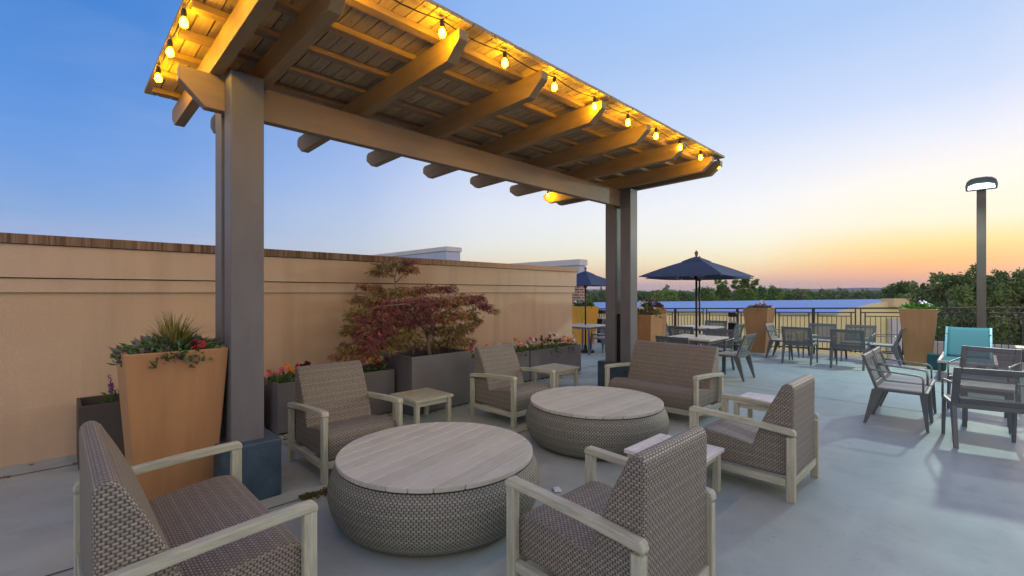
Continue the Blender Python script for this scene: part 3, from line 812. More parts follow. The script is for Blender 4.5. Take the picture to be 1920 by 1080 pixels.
clump('white and maroon pansies peeking over the armchair back', 2.50, 5.78, zq, .17, .18, .17, ['white', 'maroon', 'white'], 140, 9, 4)
clump('single pink pansies beneath the maple branches', 2.82, 5.8, zq, .12, .16, .16, ['pink', 'red'], 110, 4, 5)
clump('maroon, white and orange pansies beside the maple planter', 3.07, 5.74, zq, .15, .2, .19, ['maroon', 'maroon', 'white', 'orange'], 190, 11, 6)
clump('pink, orange and white pansies just past the maple planter', 4.72, 5.9, .49, .14, .16, .27, ['pink', 'orange', 'white', 'pink'], 170, 8, 7, hang=.1)
clump('orange and white pansies behind the armchair, middle of its flower box', 5.35, 5.9, .49, .2, .17, .2, ['orange', 'white'], 150, 7, 8)
clump('peach pansies over the seam of the two far flower boxes', 5.92, 5.9, .49, .2, .18, .19, ['peach', 'white', 'orange'], 190, 9, 9, hang=.08)
clump('pink and white pansies at the start of the end flower box', 6.35, 5.9, .49, .18, .18, .2, ['pink', 'white', 'maroon'], 170, 9, 10, hang=.05)
clump('dense maroon and white pansies in the middle of the end flower box', 6.82, 5.88, .49, .24, .2, .25, ['maroon', 'maroon', 'white', 'maroon', 'red'], 260, 18, 11, hang=.14, fsize=.04)
clump('orange pansies with trailing leaves at the wall-end corner of the flower box', 7.32, 5.88, .49, .22, .2, .21, ['white', 'orange', 'peach', 'orange'], 220, 10, 12, hang=.15, greens=[(.16, .2, .05), (.10, .15, .04), (.2, .2, .08)])
# purple spikes
def spikes(label, x, y, z, n, h, seed):
    rg = np.random.default_rng(seed); t = thing('salvia_plant', label, 'flowers', (x, y, z), 0, 'bedding flowers in the planters')
    m_ = 130; a = rg.random(m_)*6.28; r = np.sqrt(rg.random(m_))*.12
    P = np.stack([np.cos(a)*r, np.sin(a)*r*.7, rg.random(m_)*.12], 1); D = np.stack([np.cos(a), np.sin(a), .6+rg.random(m_)], 1)
    leaf_mesh('foliage', P, D, .035+.03*rg.random(m_), .014+.01*rg.random(m_), np.array([GREEN[i] for i in rg.integers(4, size=m_)])*.8, M['leaf'], t)
    P, D = [], []
    for k in range(n):
        a = rg.random()*6.28; bx_, by_ = math.cos(a)*.08, math.sin(a)*.06; tl = rg.normal()*.05
        for i in range(26):
            f = i/26; P.append((bx_+tl*f, by_, .06+h*(.45+.55*f)*(.8+.4*(k % 2)))); D.append((rg.normal(), rg.normal(), .6))
    leaf_mesh('blossom', np.array(P), np.array(D), .022+np.zeros(len(P)), .014+np.zeros(len(P)), np.tile(PC['purple'], (len(P), 1))*(.6+.8*rg.random((len(P), 1))), M['petal'], t)
spikes('purple salvia spikes in the box behind the tall tan planter', .47, 5.86, .51, 5, .2, 3)
clump('small dark leafy plant beside the purple salvia', .88, 5.82, .51, .09, .09, .16, ['maroon'], 70, 3, 13, greens=[(.05, .03, .03), (.05, .09, .03)])

# tall planter plants
def grass(label, x, y, z, n, h, spread, seed, cols, name='ornamental_grass', w=.011):
    rg = np.random.default_rng(seed); V, F, C = [], [], []
    for k in range(n):
        a = rg.random()*6.28; r0 = .05*rg.random()*spread/.2; ln = h*(.55+.6*rg.random()); out = spread*(.3+1.1*rg.random()**1.5)
        col = np.array(cols[rg.integers(len(cols))])*(.6+.7*rg.random()); dx, dy = math.cos(a), math.sin(a); i0 = len(V)
        for i in range(5):
            f = i/4; rr_ = r0+out*f**1.7; zz = ln*(f-.28*f**3*(out/spread)); ww = w*(1-f*.92)*(.6+.6*math.sin(math.pi*min(1, f+.3)))
            px, py = dx*rr_, dy*rr_
            V += [(px-dy*ww, py+dx*ww, zz), (px+dy*ww, py-dx*ww, zz)]; C += [col, col]
        for i in range(4): F.append((i0+2*i, i0+2*i+1, i0+2*i+3, i0+2*i+2))
    me = bpy.data.meshes.new(name); me.from_pydata(V, [], F); me.update()
    at = me.color_attributes.new('leaf', 'FLOAT_COLOR', 'POINT'); at.data.foreach_set('color', np.concatenate([np.array(C), np.ones((len(C), 1))], 1).astype(np.float32).ravel())
    o = link(name, me, M['leaf']); o.location = (x, y, z)
    return tag(o, label, 'plant')
grass('spiky yellow green grass tuft in the tall tan planter', .66, 4.37, 1.08, 260, .38, .23, 5, [(.38, .32, .09), (.22, .25, .05), (.52, .42, .17), (.16, .17, .05)], w=.013)
IVY = [(.05, .14, .05), (.08, .19, .06), (.17, .20, .16), (.16, .14, .13), (.10, .24, .05)]
clump('ivy and silvery leaves spilling over the tall tan planter rim', .645, 4.35, 1.10, .33, .33, .17, ['red'], 900, 0, 21, name='ivy_plant', cat='plant', lsize=.06, greens=IVY, hang=.02, group=None)
clump('deep red pansy in front of the grass tuft', .74, 4.12, 1.12, .05, .04, .1, ['red', 'maroon'], 14, 6, 22, fsize=.036, group=None)
clump('pink flowers and low greenery on the railing planter', 13.55, 4.22, 1.10, .29, .29, .19, ['pink', 'pink', 'white'], 420, 10, 23, lsize=.07, fsize=.05, group=None)
clump('green grass and pale blue flowers on the largest railing planter', 13.62, .98, 1.16, .28, .28, .2, ['white', 'white', 'purple'], 420, 8, 24, lsize=.09, fsize=.055, greens=[(.08, .22, .03), (.13, .28, .05)], group=None)
clump('yellow green plant with grey heads on the planter behind the post', 8.28, 4.66, 1.09, .29, .29, .26, ['peach', 'white'], 480, 6, 25, lsize=.075, greens=[(.22, .22, .04), (.13, .16, .04), (.2, .19, .15)], group=None)
clump('dark reddish plant on the small planter at the railing', 13.5, 7.32, 1.06, .29, .29, .3, ['red'], 420, 4, 26, lsize=.085, greens=[(.09, .07, .03), (.12, .05, .04), (.05, .08, .03)], group=None)
clump('green plant with white flowers on the amber-lit planter', 11.9, 8.8, 1.1, .3, .3, .3, ['white'], 420, 6, 27, lsize=.085, fsize=.06, group=None)

# ------------------------------------------------------------------ red maple
MP = thing('maple_tree', 'weeping red laceleaf maple in the big square charcoal planter', 'tree', (3.91, 5.66, .6))
camF = 870.
ca, sa = math.cos(math.atan(880/870)), math.sin(math.atan(880/870))
def at_y(px, py, Y):
    u = (px-960)/camF; d = Y/(sa-ca*u)
    return Vector((d*(ca+sa*u), Y, 1.6-(py-549)*d/camF))
def rel(v): return (v.x-3.91, v.y-5.66, v.z-.6)
limb_pts = [[(806, 672, 5.66), (803, 645, 5.66), (806, 625, 5.62), (815, 607, 5.6), (826, 590, 5.55), (850, 575, 5.5), (890, 568, 5.45)],
            [(804, 640, 5.66), (796, 615, 5.7), (775, 590, 5.75), (755, 570, 5.8), (742, 545, 5.8), (740, 520, 5.78), (748, 495, 5.76)],
            [(806, 625, 5.62), (780, 603, 5.5), (740, 600, 5.35), (695, 620, 5.3), (660, 650, 5.35)],
            [(815, 607, 5.6), (790, 580, 5.45), (760, 570, 5.35), (710, 575, 5.4), (670, 590, 5.5)],
            [(826, 590, 5.55), (850, 600, 5.4), (870, 625, 5.4)],
            [(740, 520, 5.78), (715, 505, 5.75), (700, 512, 5.7)], [(742, 530, 5.78), (762, 510, 5.75), (775, 515, 5.7)]]
for k, pl in enumerate(limb_pts):
    bm = bmesh.new(); p3 = [rel(at_y(*p)) for p in pl]; n = len(p3)
    r0 = .035 if k == 0 else (.022 if k < 4 else .01)
    tube(bm, p3, [r0*(1-.75*i/(n-1)) for i in range(n)], 7)
    obj('trunk' if k == 0 else 'limb', bm, M['bark'], MP, smooth=True)
RED, DRED, OLV, RUST = (.30, .10, .105), (.19, .065, .08), (.30, .25, .09), (.37, .20, .09)
clusters = [ # px, py, Y, rx px, ry px, weight, colour
 (735, 497, 5.76, 34, 13, .8, OLV), (765, 503, 5.74, 22, 12, .5, RUST), (715, 508, 5.72, 24, 10, .6, OLV), (768, 490, 5.78, 16, 7, .3, RED),
 (693, 536, 5.7, 26, 8, .5, RUST), (728, 548, 5.7, 36, 14, 1, OLV), (772, 545, 5.8, 40, 12, .9, RUST), (815, 540, 5.8, 36, 10, .6, RED), (845, 540, 5.7, 14, 10, .2, DRED),
 (690, 562, 5.6, 34, 14, 1, OLV), (740, 572, 5.5, 50, 17, 1.8, RED), (800, 568, 5.45, 52, 17, 1.8, RED), (850, 562, 5.4, 42, 16, 1.4, RUST), (885, 560, 5.4, 32, 13, 1, RED), (905, 574, 5.4, 22, 8, .5, DRED), (925, 583, 5.4, 14, 5, .2, OLV),
 (676, 590, 5.55, 30, 18, 1.1, OLV), (720, 597, 5.4, 46, 20, 2, RED), (775, 597, 5.4, 48, 20, 2, DRED), (835, 592, 5.4, 44, 20, 1.7, RUST), (875, 590, 5.5, 26, 14, .7, OLV),
 (664, 617, 5.5, 26, 16, .9, OLV), (702, 622, 5.35, 36, 20, 1.6, RED), (752, 625, 5.4, 42, 22, 1.7, OLV), (852, 620, 5.5, 34, 18, 1.3, OLV), (820, 618, 5.65, 28, 18, .8, OLV),
 (690, 645, 5.35, 32, 16, 1.3, RED), (655, 650, 5.4, 22, 12, .8, OLV), (640, 668, 5.4, 18, 7, .4, RUST), (676, 668, 5.4, 28, 11, .9, RUST), (725, 650, 5.45, 30, 16, .9, OLV), (768, 645, 5.6, 26, 15, .7, OLV),
 (850, 640, 5.5, 30, 14, 1, OLV), (878, 610, 5.45, 20, 12, .5, OLV), (815, 645, 5.75, 30, 16, .8, OLV), (655, 682, 5.45, 22, 6, .3, OLV), (878, 640, 5.5, 14, 10, .3, RUST), (895, 600, 5.45, 12, 6, .2, OLV)]
rg = np.random.default_rng(11); P, D, S, C = [], [], [], []
for (px, py, Y, rx, ry, w, colr) in clusters:
    c = at_y(px, py, Y); d_ = c.x*ca+c.y*sa; sc_ = d_/camF
    n = int(150*w)
    for k in range(n):
        v = rg.normal(size=3); v /= np.linalg.norm(v); v *= (.35+.65*rg.random())
        # lateral axis of the crown lies along the wall
        off = np.array([v[0]*rx*sc_*1.15, v[1]*max(.12, rx*sc_*.55), v[2]*ry*sc_*.8])
        p = np.array(rel(c))+off
        outx = np.array([off[0]*1.2+(px-790)*.0012, off[1]*1.2-.05, -.10+.1*v[2]])
        outx = outx/np.linalg.norm(outx)+rg.normal(size=3)*.25
        col = np.array(colr if rg.random() < .72 else (RED, DRED, OLV, RUST)[rg.integers(4)])*(.55+.9*rg.random())
        for q_ in range(6):
            dd = outx+rg.normal(size=3)*np.array([.5, .5, .28]); dd[2] -= .3
            P.append(p+rg.normal(size=3)*.008); D.append(dd); S.append(.042+.042*rg.random()); C.append(np.clip(col*(.8+.4*rg.random()), .004, 1))
S = np.array(S)
leaf_mesh('crown', np.array(P), np.array(D), S, S*.13+.002, np.array(C), M['leaf'], MP, fold=.1)

# ------------------------------------------------------------------ railing (runs along Y at X = 14.1, rising slightly towards -Y)
RL = thing('railing', 'dark metal balustrade with thin balusters along the terrace edge', 'railing', (14.1, 0, 0))
def sh(y): return -.026*(y-1.27)
def zt(y): return 1.262+sh(y)
def shear(bm):
    for v in bm.verts: v.co.z = max(.012, v.co.z+sh(v.co.y))
Y0, Y1 = -4.5, 10.7
def yb(name, y0, y1, z0, z1, t_=.02, n=12, cat=None):
    bm = bmesh.new()
    for k in range(n):
        a, b = y0+(y1-y0)*k/n, y0+(y1-y0)*(k+1)/n
        if n == 1 or True: box(bm, -t_, t_, a, b, z0, z1)
    bmesh.ops.remove_doubles(bm, verts=bm.verts[:], dist=1e-5)
    shear(bm); return obj(name, bm, M['rail'], RL)
bm = bmesh.new(); box(bm, -.028, .028, Y0, Y1, 1.225, 1.262); shear(bm); obj('top_rail', bm, M['rail'], RL)
bm = bmesh.new(); box(bm, -.022, .022, Y0, Y1, .10, .145); shear(bm); obj('bottom_rail', bm, M['rail'], RL)
sp = .945
for k in range(-6, 12):
    y = 1.19+sp*k
    if not (Y0 < y < Y1): continue
    bm = bmesh.new()
    if k % 2 == 0: box(bm, -.03, .03, y-.03, y+.03, .0, 1.223)
    else:
        box(bm, -.015, .015, y-.065, y-.04, .147, 1.223); box(bm, -.015, .015, y+.04, y+.065, .147, 1.223)
    shear(bm); obj('post' if k % 2 == 0 else 'post_pair', bm, M['rail'], RL)
    if y+sp > Y1: continue
    a, b = y+(.10 if k % 2 == 0 else .14), y+sp-(.14 if k % 2 == 0 else .10)
    bm = bmesh.new()
    box(bm, -.013, .013, y+.031 if k % 2 == 0 else y+.066, y+sp-(.066 if k % 2 == 0 else .031), 1.125, 1.15)
    for e in (a, b): box(bm, -.012, .012, e-.012, e+.012, .147, 1.124)
    box(bm, -.008, .008, a+.013, b-.013, 1.035, 1.055); box(bm, -.008, .008, a+.013, b-.013, .20, .22)
    for i in range(1, 7):
        yy = a+(b-a)*i/7; box(bm, -.006, .006, yy-.006, yy+.006, .221, 1.034)
    shear(bm); obj('panel', bm, M['rail'], RL)

# ------------------------------------------------------------------ area lamp
LP = thing('area_light', 'tall bronze pole lamp with lit cold white floodlight head', 'lamp', (13.5, 0.0, 0))
boxm('pole', -.07, .07, -.07, .07, .03, 3.72, M['lamp_pole'], LP, .01)
boxm('base_plate', -.15, .15, -.15, .15, 0, .03, M['lamp_pole'], LP, .006)
bm = bmesh.new()
hp = [(-.225, 0), (.225, 0), (.235, .10), (.215, .19), (.155, .24), (.075, .258), (-.075, .258), (-.155, .24), (-.215, .19), (-.235, .10)]
prism(bm, hp, 'x', -.11, .16)
hd = obj('lamp_head', bm, M['frame'], LP, bevel=.02, seg=3); hd.location = (-.02, 0, 3.70); hd.rotation_euler = (0, R(-12), 0)
bm = bmesh.new()
lp_ = [(-.195, .035), (.195, .035), (.185, .10), (.09, .135), (-.09, .135), (-.185, .10)]
prism(bm, lp_, 'x', -.122, -.111); obj('lens', bm, M['lamp_lens'], hd)
ll = bpy.data.lights.new('lamp_light', 'SPOT'); ll.energy = 520; ll.color = (.74, 1, .90); ll.spot_size = R(150); ll.spot_blend = .5; ll.shadow_soft_size = .13
lo = bpy.data.objects.new('lamp_light', ll); COL.objects.link(lo); lo.parent = hd; lo.location = (-.30, 0, .08); lo.rotation_euler = Vector((-1, .12, -.55)).to_track_quat('-Z', 'Y').to_euler()

# ------------------------------------------------------------------ ash bins
def ashbin(label, x, y):
    t = thing('ash_bin', label, 'bin', (x, y, 0), 0, 'black pedestal ash bins')
    boxm('body', -.10, .10, -.10, .10, 0, .76, M['black'], t, .012)
    boxm('band', -.085, .085, -.085, .085, .762, .80, M['bin_white'], t, .004)
    bm = bmesh.new()
    for sx in (-1, 1):
        for sy in (-1, 1): tube(bm, [(sx*.07, sy*.07, .80), (sx*.07, sy*.07, .93)], .01, 6)
    obj('neck', bm, M['bin_white'], t)
    boxm('lid', -.10, .10, -.10, .10, .93, 1.05, M['black'], t, .02)
ashbin('black pedestal ash bin at the railing beside the pink flowered planter', 13.5, 4.88)
ashbin('black pedestal ash bin beside the amber-lit planter', 12.55, 8.6)
# ------------------------------------------------------------------ litter on the floor
bm = bmesh.new(); n = 5; g = {}
for i in range(n+1):
    for j in range(n+1): g[i, j] = bm.verts.new((-.07+.14*i/n, -.05+.10*j/n, .006+.01*math.sin(i*1.2)*math.sin(j*.9+1)**2))
for i in range(n):
    for j in range(n): bm.faces.new((g[i, j], g[i+1, j], g[i+1, j+1], g[i, j+1]))
pp = obj('paper_napkin', bm, M['paper'], None, smooth=True); so = pp.modifiers.new('t', 'SOLIDIFY'); so.thickness = .002
pp.location = (2.90, 2.42, .004); pp.rotation_euler = (0, 0, .9); pp.scale = (.75, .6, 1); tag(pp, 'small white paper napkin on the floor between the round tables', 'napkin')
rg = np.random.default_rng(5); n = 420
regions = [(1.7, 4.4, 5.02, 5.5, .45), (1.35, 2.6, 3.62, 3.76, .2), (4.4, 7.6, 5.5, 5.72, .2), (-2, 8, 5.88, 6.2, .15)]
P = []
for (x0, x1, y0, y1, w) in regions:
    k = int(n*w); P.append(np.stack([x0+(x1-x0)*rg.random(k), y0+(y1-y0)*rg.random(k), .007+.006*rg.random(k)], 1))
P = np.concatenate(P); k = len(P); D = rg.normal(size=(k, 3)); D[:, 2] = .1
cl = np.array([(.22, .12, .05), (.30, .17, .07), (.12, .07, .04), (.18, .14, .05)])[rg.integers(4, size=k)]
o = leaf_mesh('leaf_litter', P, D, .02+.04*rg.random(k), .012+.015*rg.random(k), cl, M['leaf']); tag(o, 'dry leaf litter at the planter feet', kind='stuff')
k = 700; P = np.stack([1.36+.5*rg.random(k)**1.3, 3.655+.09*rg.random(k), .005+.0*rg.random(k)], 1); D = rg.normal(size=(k, 3)); D[:, 2] = np.abs(D[:, 2])+.4
o = leaf_mesh('moss', P, D, .012+.016*rg.random(k), .008+.006*rg.random(k), np.array([(.09, .12, .02), (.16, .15, .03), (.2, .13, .05)])[rg.integers(3, size=k)], M['leaf']); tag(o, 'moss in the floor joint by the plinth', kind='stuff')

# ------------------------------------------------------------------ buildings beyond
def gp(px, d, z=0):
    l = (px-960)/camF*d
    return Vector((d*ca+l*sa, d*sa-l*ca, z))
LB = thing('low_building', 'low building, floodlight painted yellow and sky on flat roof painted blue, beyond the railing', 'building')
def zz(py, d): return 1.6-(py-549)*d/camF
A_ = gp(1112, 26, zz(580, 26)); B_ = gp(1568, 26, zz(586, 26)); Cc = gp(1684, 26, zz(561, 26)); D_ = gp(1722, 26, zz(561, 26))
fw = Vector((ca, sa, 0))
bm = bmesh.new()
top = [A_, B_, Cc, D_]; bot = [Vector((p.x, p.y, -6.5)) for p in top]; back = [p+fw*.35 for p in top]; bbot = [p+fw*.35 for p in bot]
def poly(bm, ps): return bm.faces.new([bm.verts.new(p) for p in ps])
poly(bm, [bot[0], bot[1], top[1], top[0]])
poly(bm, [bot[1], bot[3], top[3], top[2], top[1]])
poly(bm, [bot[3], bbot[3], back[3], top[3]])
for i in range(3): poly(bm, [top[i], top[i+1], back[i+1], back[i]])
poly(bm, bbot+back[::-1])
bmesh.ops.remove_doubles(bm, verts=bm.verts[:], dist=1e-4)
obj('wall', bm, M['ywall'], LB)
bm = bmesh.new(); n1, n2 = gp(1111, 25.8, zz(580, 26)+.03), gp(1570, 25.8, zz(586, 26)+.03)
r1, r2 = gp(1092, 30, zz(567, 30)), gp(1690, 44, zz(560.5, 44))
v = [bm.verts.new(p) for p in (n1, n2, r2, r1)]; w_ = [bm.verts.new(p-Vector((0, 0, .12))) for p in (n1, n2, r2, r1)]
bm.faces.new(v); bm.faces.new(w_[::-1])
for i in range(4): bm.faces.new((v[i], w_[i], w_[(i+1) % 4], v[(i+1) % 4]))
obj('roof', bm, M['roofm'], LB)
bm = bmesh.new(); e1, e2 = gp(1080, 25.2), gp(1082, 25.2)
pA, pB = gp(1676, 25.6), gp(1724, 25.6)
for z0, z1 in ((zz(575, 25.6), zz(560, 25.6)),):
    q4 = [pA, pB, pB+fw*.9, pA+fw*.9]
    lo = [bm.verts.new((p.x, p.y, z0)) for p in q4]; hi = [bm.verts.new((p.x, p.y, z1)) for p in q4]
    bm.faces.new(lo[::-1]); bm.faces.new(hi)
    for i in range(4): bm.faces.new((lo[i], lo[(i+1) % 4], hi[(i+1) % 4], hi[i]))
obj('parapet', bm, M['owall'], LB)
# side return, grey-white colour put in for its shade
bm = bmesh.new(); pA, pB = gp(1672, 25.7), gp(1726, 25.7); q4 = [pA, pB, pB+fw*.25, pA+fw*.25]
lo = [bm.verts.new((p.x, p.y, -6.4)) for p in q4]; hi = [bm.verts.new((p.x, p.y, zz(597, 25.7))) for p in q4]
bm.faces.new(lo[::-1]); bm.faces.new(hi)
for i in range(4): bm.faces.new((lo[i], lo[(i+1) % 4], hi[(i+1) % 4], hi[i]))
obj('shaded_return', bm, M['whitep'], LB)

def para(name, label, corner_px, d, top_py, x_len, y_len, cap, parts):
    """axis-aligned block whose near corner stands at corner_px, depth d"""
    c = gp(corner_px, d); t = thing(name, label, 'building', (c.x, c.y, 0)); zt_ = zz(top_py, d)
    for (pn, z0, z1, grow, mat) in parts:
        boxm(pn, -grow, x_len+grow, -grow, y_len, zt_+z0, zt_+z1 if z1 < 90 else zt_, mat, t, .01)
    return t
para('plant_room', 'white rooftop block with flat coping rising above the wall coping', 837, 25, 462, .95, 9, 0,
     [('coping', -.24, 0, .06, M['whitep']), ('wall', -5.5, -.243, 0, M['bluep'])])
para('brick_building', 'brick building with white cornice just past the wall end', 1086, 22, 486, .5, 7, 0,
     [('coping', -.28, 0, .07, M['whitep']), ('frieze', -.80, -.283, 0, M['bluep']), ('wall', -8.5, -.803, .0, M['brick'])])
lw = boxm('garden_wall', 0, .4, -8, 2.8, -6.5, .10, M['lowwall'], None, .02); lw.location = (19.2, -1.2, 0)
tag(lw, 'low beige wall beyond the railing below the dark trees', 'wall')

# ------------------------------------------------------------------ trees
def tree(label, px, d, py_top, py_bot, wpx, n, size, cols, seed, name='broadleaf_tree', ground=-6, group='trees beyond the terrace', nb=16, spray=0, cl=.36):
    base = gp(px, d); t = thing(name, label, 'tree', (base.x, base.y, ground), 0, group)
    rg = np.random.default_rng(seed); zt_, zb_ = zz(py_top, d)-ground, zz(py_bot, d)-ground
    hw_ = wpx/2*d/camF; H_ = zt_-zb_; bl = []
    for k in range(nb):
        f = (k+.5)/nb; zc = zb_+H_*(.08+.84*f)
        wf = math.sin(math.pi*min(1, max(.05, (.25+.66*f))))**.7
        a = k*2.4+rg.random(); rr_ = hw_*wf*(.35+.5*rg.random())
        s_ = hw_*cl*(.75+.5*rg.random())*(.75+.4*wf)
        s_ = min(s_, H_*.3)
        zc += s_*.5*rg.normal()*(f > .6)
        bl.append(((math.cos(a)*rr_, math.sin(a)*rr_, min(zc, zb_+H_-s_*.6)), (s_, s_, s_*.75), 1))
    for k in range(spray):   # twig ends that stand out of the crown
        a = rg.random()*6.28; c0 = bl[int(rg.integers(nb//2, nb))]
        dv = np.array([math.cos(a)*.8, math.sin(a)*.8, .3+1.0*rg.random()]); dv /= np.linalg.norm(dv)
        for q_ in range(5):
            s_ = c0[1][0]*(.30-.045*q_)
            bl.append((tuple(np.array(c0[0])+dv*c0[1][0]*(.8+.17*q_)+rg.normal(size=3)*.02), (s_, s_, s_), .10-.017*q_))
    tot = sum(b_[2] for b_ in bl)
    P, D, S, C = blob_leaves(rg, bl, n/tot, size, cols, .25, .30)
    leaf_mesh('crown', P, D, S, S*.6, C, M['leaf'], t)
    bm = bmesh.new(); tube(bm, [(0, 0, 0), (.05*hw_, 0, zb_*.5), (0, .05*hw_, zb_), (.05*hw_, 0, zb_+H_*.6)], [hw_*.085, hw_*.07, hw_*.055, hw_*.015], 8); obj('trunk', bm, M['bark'], t, smooth=True)
    for k in range(6):
        c_ = bl[int(rg.integers(nb))][0]; bm = bmesh.new()
        tube(bm, [(0, 0, zb_+H_*(.05+.05*k)), (c_[0]*.5, c_[1]*.5, (zb_+H_*.1+c_[2])*.5+.1), c_], [hw_*.035, hw_*.025, hw_*.008], 6); obj('limb', bm, M['bark'], t)
    return t
DG = [(.17, .26, .09), (.23, .33, .11), (.11, .19, .07), (.29, .39, .13), (.27, .28, .13)]
MG = [(.15, .28, .06), (.20, .34, .07), (.11, .20, .05), (.24, .34, .09)]
tree('dark glossy tree beside the lamp pole, on its planter side', 1795, 17.5, 513, 668, 150, 17000, .115, DG, 31, nb=44, spray=34, cl=.22)
tree('dark green tree beyond the railing, behind and past the lamp pole', 1890, 18, 514, 672, 170, 17000, .115, DG+MG[:1], 32, nb=44, spray=34, cl=.22)
tree('dark shrubby tree at the far picture edge', 1990, 17, 520, 672, 170, 9000, .13, DG, 33, nb=30, spray=16, cl=.24)
tree('mid green round tree standing above the yellow building end', 1690, 55, 530, 580, 66, 5000, .24, MG+DG, 34, nb=22, spray=8, cl=.3)
tree('small tree just before the dark glossy tree', 1742, 34, 545, 590, 54, 4000, .17, DG, 35, nb=18, spray=6)
tree('open feathery tree seen under the umbrella edge', 1402, 48, 518, 575, 46, 3200, .20, MG, 36, nb=18, spray=14, cl=.22)
tree('thin open tree nearest the umbrella pole, behind the roof', 1352, 50, 524, 575, 42, 1500, .2, MG, 37, nb=13, spray=14, cl=.18)
tree('thin open tree between two denser ones behind the roof', 1376, 52, 522, 575, 32, 1100, .2, MG, 38, nb=11, spray=12, cl=.18)
tree('bright green rounded tree behind the roof, near the far posts', 1248, 80, 546, 580, 56, 3500, .30, MG, 39)
tree('dense green tree low behind the umbrella poles', 1325, 60, 541, 580, 62, 3500, .26, MG, 40)
tree('leafy green tree behind the roof, just past the umbrella edge', 1440, 62, 541, 580, 66, 3500, .26, MG, 41, spray=6)
tree('bright clump of trees low above the roof ridge', 1490, 70, 545, 580, 74, 3500, .3, MG+DG, 42)
q = random.Random(9)
for k in range(34):
    px = 1085+(1760-1085)*(k+.5)/34+q.uniform(-8, 8); d = q.uniform(110, 210)
    tree('small distant tree in the hazy treeline', px, d, 548+q.uniform(-2.5, 2), 568, q.uniform(30, 48), 1300, .75*d/150, [(.15, .25, .08), (.18, .27, .10), (.13, .21, .08), (.2, .29, .11)], 100+k, group='distant treeline trees', nb=12, ground=-9)
# far woods as one mass
rg = np.random.default_rng(77); bl = []
for k in range(420):
    a = R(-8+106*rg.random()); d = 260+1100*rg.random()**1.4; s_ = 4+4*rg.random()+d*.003
    bl.append(((d*math.cos(a), d*math.sin(a), 1.6+(rg.random()*4.5-1.5)*d/camF-s_), (s_*1.6, s_*1.6, s_), 1))
P, D, S, C = blob_leaves(rg, bl, 170, 2.6, [(.13, .20, .09), (.14, .21, .10), (.12, .185, .10)], .1, .6)
o = leaf_mesh('forest', P, D, S, S*.8, C, M['leaf']); tag(o, 'far woodland towards the horizon', kind='stuff')

# ------------------------------------------------------------------ haze
bm = bmesh.new(); box(bm, -3400, 3400, -3400, 3400, -30, 60)
hm = bpy.data.materials.new('evening_haze'); hm.use_nodes = True
ht = NT(hm); ho = [x for x in ht.n if x.type == 'OUTPUT_MATERIAL'][0]; ht.n.remove(ht.n['Principled BSDF'])
pv = ht.n.new('ShaderNodeVolumePrincipled'); pv.inputs['Density'].default_value = .00022; pv.inputs['Color'].default_value = (.86, .88, .95, 1)
ht.put(pv.outputs[0], ho.inputs['Volume'])
tag(obj('haze', bm, hm), 'thin evening haze over the distance', kind='stuff')
# ================================================================== WORLD
def s2l(c): return tuple(((x/255)/12.92 if x/255 <= .04045 else ((x/255+.055)/1.055)**2.4) for x in c)
w = bpy.data.worlds.new('World'); sc.world = w; w.use_nodes = True
t = NT(w); bg = t.n['Background']
tc = t.n.new('ShaderNodeTexCoord'); nm = t.n.new('ShaderNodeVectorMath'); nm.operation = 'NORMALIZE'; t.put(tc.outputs['Generated'], nm.inputs[0])
sx = t.new('ShaderNodeSeparateXYZ'); t.put(nm.outputs[0], sx.inputs[0])
el = t.math('DIVIDE', t.math('MULTIPLY', t.math('ARCSINE', sx.outputs[2]), 180/math.pi), 90, clamp=True)
hl = t.math('SQRT', t.math('ADD', t.math('MULTIPLY', sx.outputs[0], sx.outputs[0]), t.math('ADD', t.math('MULTIPLY', sx.outputs[1], sx.outputs[1]), 1e-5)))
cs = t.math('DIVIDE', sx.outputs[0], hl); cy = t.math('DIVIDE', sx.outputs[1], hl)
hi = [(18, (208, 224, 254)), (26, (174, 204, 248)), (34, (158, 197, 253)), (46, (118, 168, 242)), (90, (64, 115, 205))]
sunr = [(0, (204, 176, 184)), (1.0, (226, 188, 176)), (1.7, (243, 202, 172)), (2.5, (254, 222, 176)), (3.6, (255, 241, 198)), (5.5, (255, 252, 232)), (7.5, (255, 254, 247)), (10, (250, 251, 254)), (14, (232, 239, 254))]+hi
core = [(0, (200, 166, 176)), (.9, (214, 166, 160)), (1.9, (242, 174, 134)), (2.9, (253, 194, 126)), (4.6, (255, 227, 158)), (6.6, (255, 246, 222)), (10, (255, 251, 243)), (14, (236, 241, 254))]+hi
ant = [(0, (200, 192, 214)), (3.5, (172, 186, 224)), (7, (136, 172, 224)), (13, (104, 156, 228)), (25, (64, 132, 214)), (45, (44, 105, 195)), (90, (36, 85, 175))]
c1 = t.ramp(el, [(e/90, s2l(c)) for e, c in sunr]); c2 = t.ramp(el, [(e/90, s2l(c)) for e, c in ant])
c3 = t.ramp(el, [(e/90, s2l(c)) for e, c in core])
c1 = t.mix(t.ramp(cs, [(.955, 0), (.996, 1)]), c1, c3)
f = t.ramp(cs, [(0.0, 0), (.12, .05), (.45, .36), (.65, .76), (1, 1)])
col = t.mix(f, c2, c1)
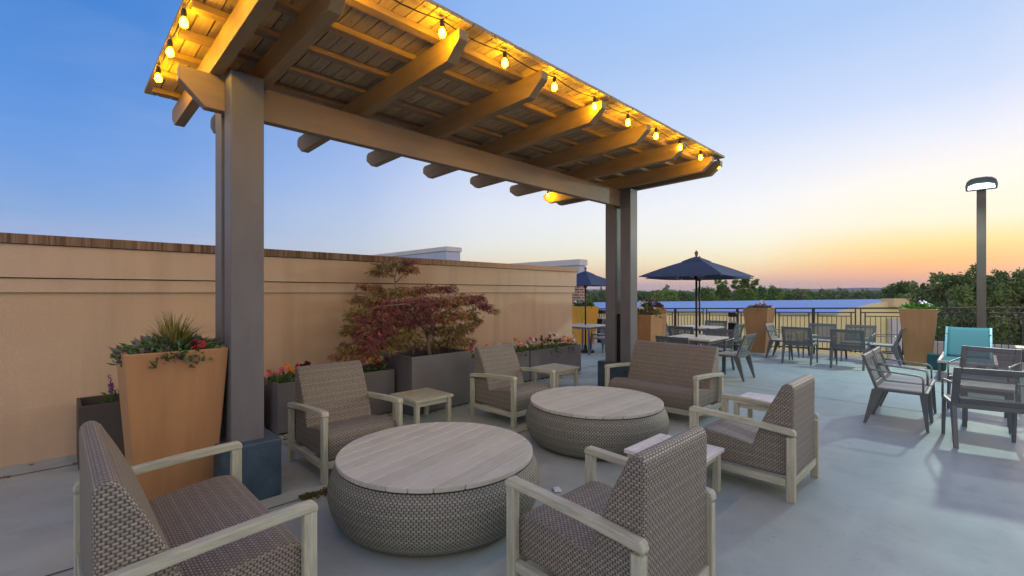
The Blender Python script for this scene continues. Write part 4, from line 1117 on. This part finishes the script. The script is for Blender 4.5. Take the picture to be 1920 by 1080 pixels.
# thin high cloud, barely there
cn = t.noise(t.coord('Generated', (2, 2, 9)), 1.6, 5, .6, .5)
col = t.mix(t.math('MULTIPLY', t.ramp(cn, [(.48, 0), (.8, 1)]), .08), col, (.75, .75, .85))
# added warm glow low in the unseen sky, brightens the wall
gl = t.math('MULTIPLY', t.ramp(t.math('MULTIPLY', cy, -1), [(.0, 0), (.6, 1)]), t.ramp(el, [(0, 1), (.35, .6), (.8, 0)]))
col = t.mix(gl, col, (1.42, 1.14, .90))
glx = t.math('MULTIPLY', t.ramp(t.math('MULTIPLY', cs, -1), [(.15, 0), (.7, 1)]), t.ramp(el, [(0, 1), (.3, .6), (.6, 0)]))  # second added glow in unseen sky, brightens faces turned to the camera
col = t.mix(glx, col, (1.15, 1.02, .92))
ns = t.n.new('ShaderNodeTexSky'); ns.sky_type = 'NISHITA'; ns.sun_disc = False; ns.sun_elevation = R(4); ns.sun_rotation = R(90)
sk = t.n.new('ShaderNodeVectorMath'); sk.operation = 'SCALE'; sk.inputs['Scale'].default_value = .006; t.put(ns.outputs[0], sk.inputs[0])
col = t.mix(1.0, col, sk.outputs[0], 'ADD')
t.put(col, bg.inputs[0]); bg.inputs[1].default_value = 1.0

su = bpy.data.lights.new('sun', 'SUN'); su.energy = .5; su.angle = R(14); su.color = (1, .72, .5)
so_ = bpy.data.objects.new('sun', su); COL.objects.link(so_)
dirv = Vector((-1, .05, -math.tan(R(9)))); so_.rotation_euler = dirv.to_track_quat('-Z', 'Y').to_euler()

# ================================================================== CAMERA
cam = bpy.data.cameras.new('camera'); co = bpy.data.objects.new('camera', cam); COL.objects.link(co)
cam.sensor_width = 36; cam.lens = 870/1920*36; cam.shift_y = 9/1920; cam.clip_end = 12000; cam.clip_start = .05
co.location = (0, 0, 1.6); co.rotation_euler = (R(90), 0, -math.atan2(ca, sa))
sc.camera = co
sc.view_settings.view_transform = 'Standard'; sc.view_settings.look = 'None'; sc.view_settings.exposure = 0; sc.view_settings.gamma = 1
sc.cycles.use_denoising = True; sc.cycles.max_bounces = 8; sc.cycles.transparent_max_bounces = 12
sc.cycles.sample_clamp_indirect = 6
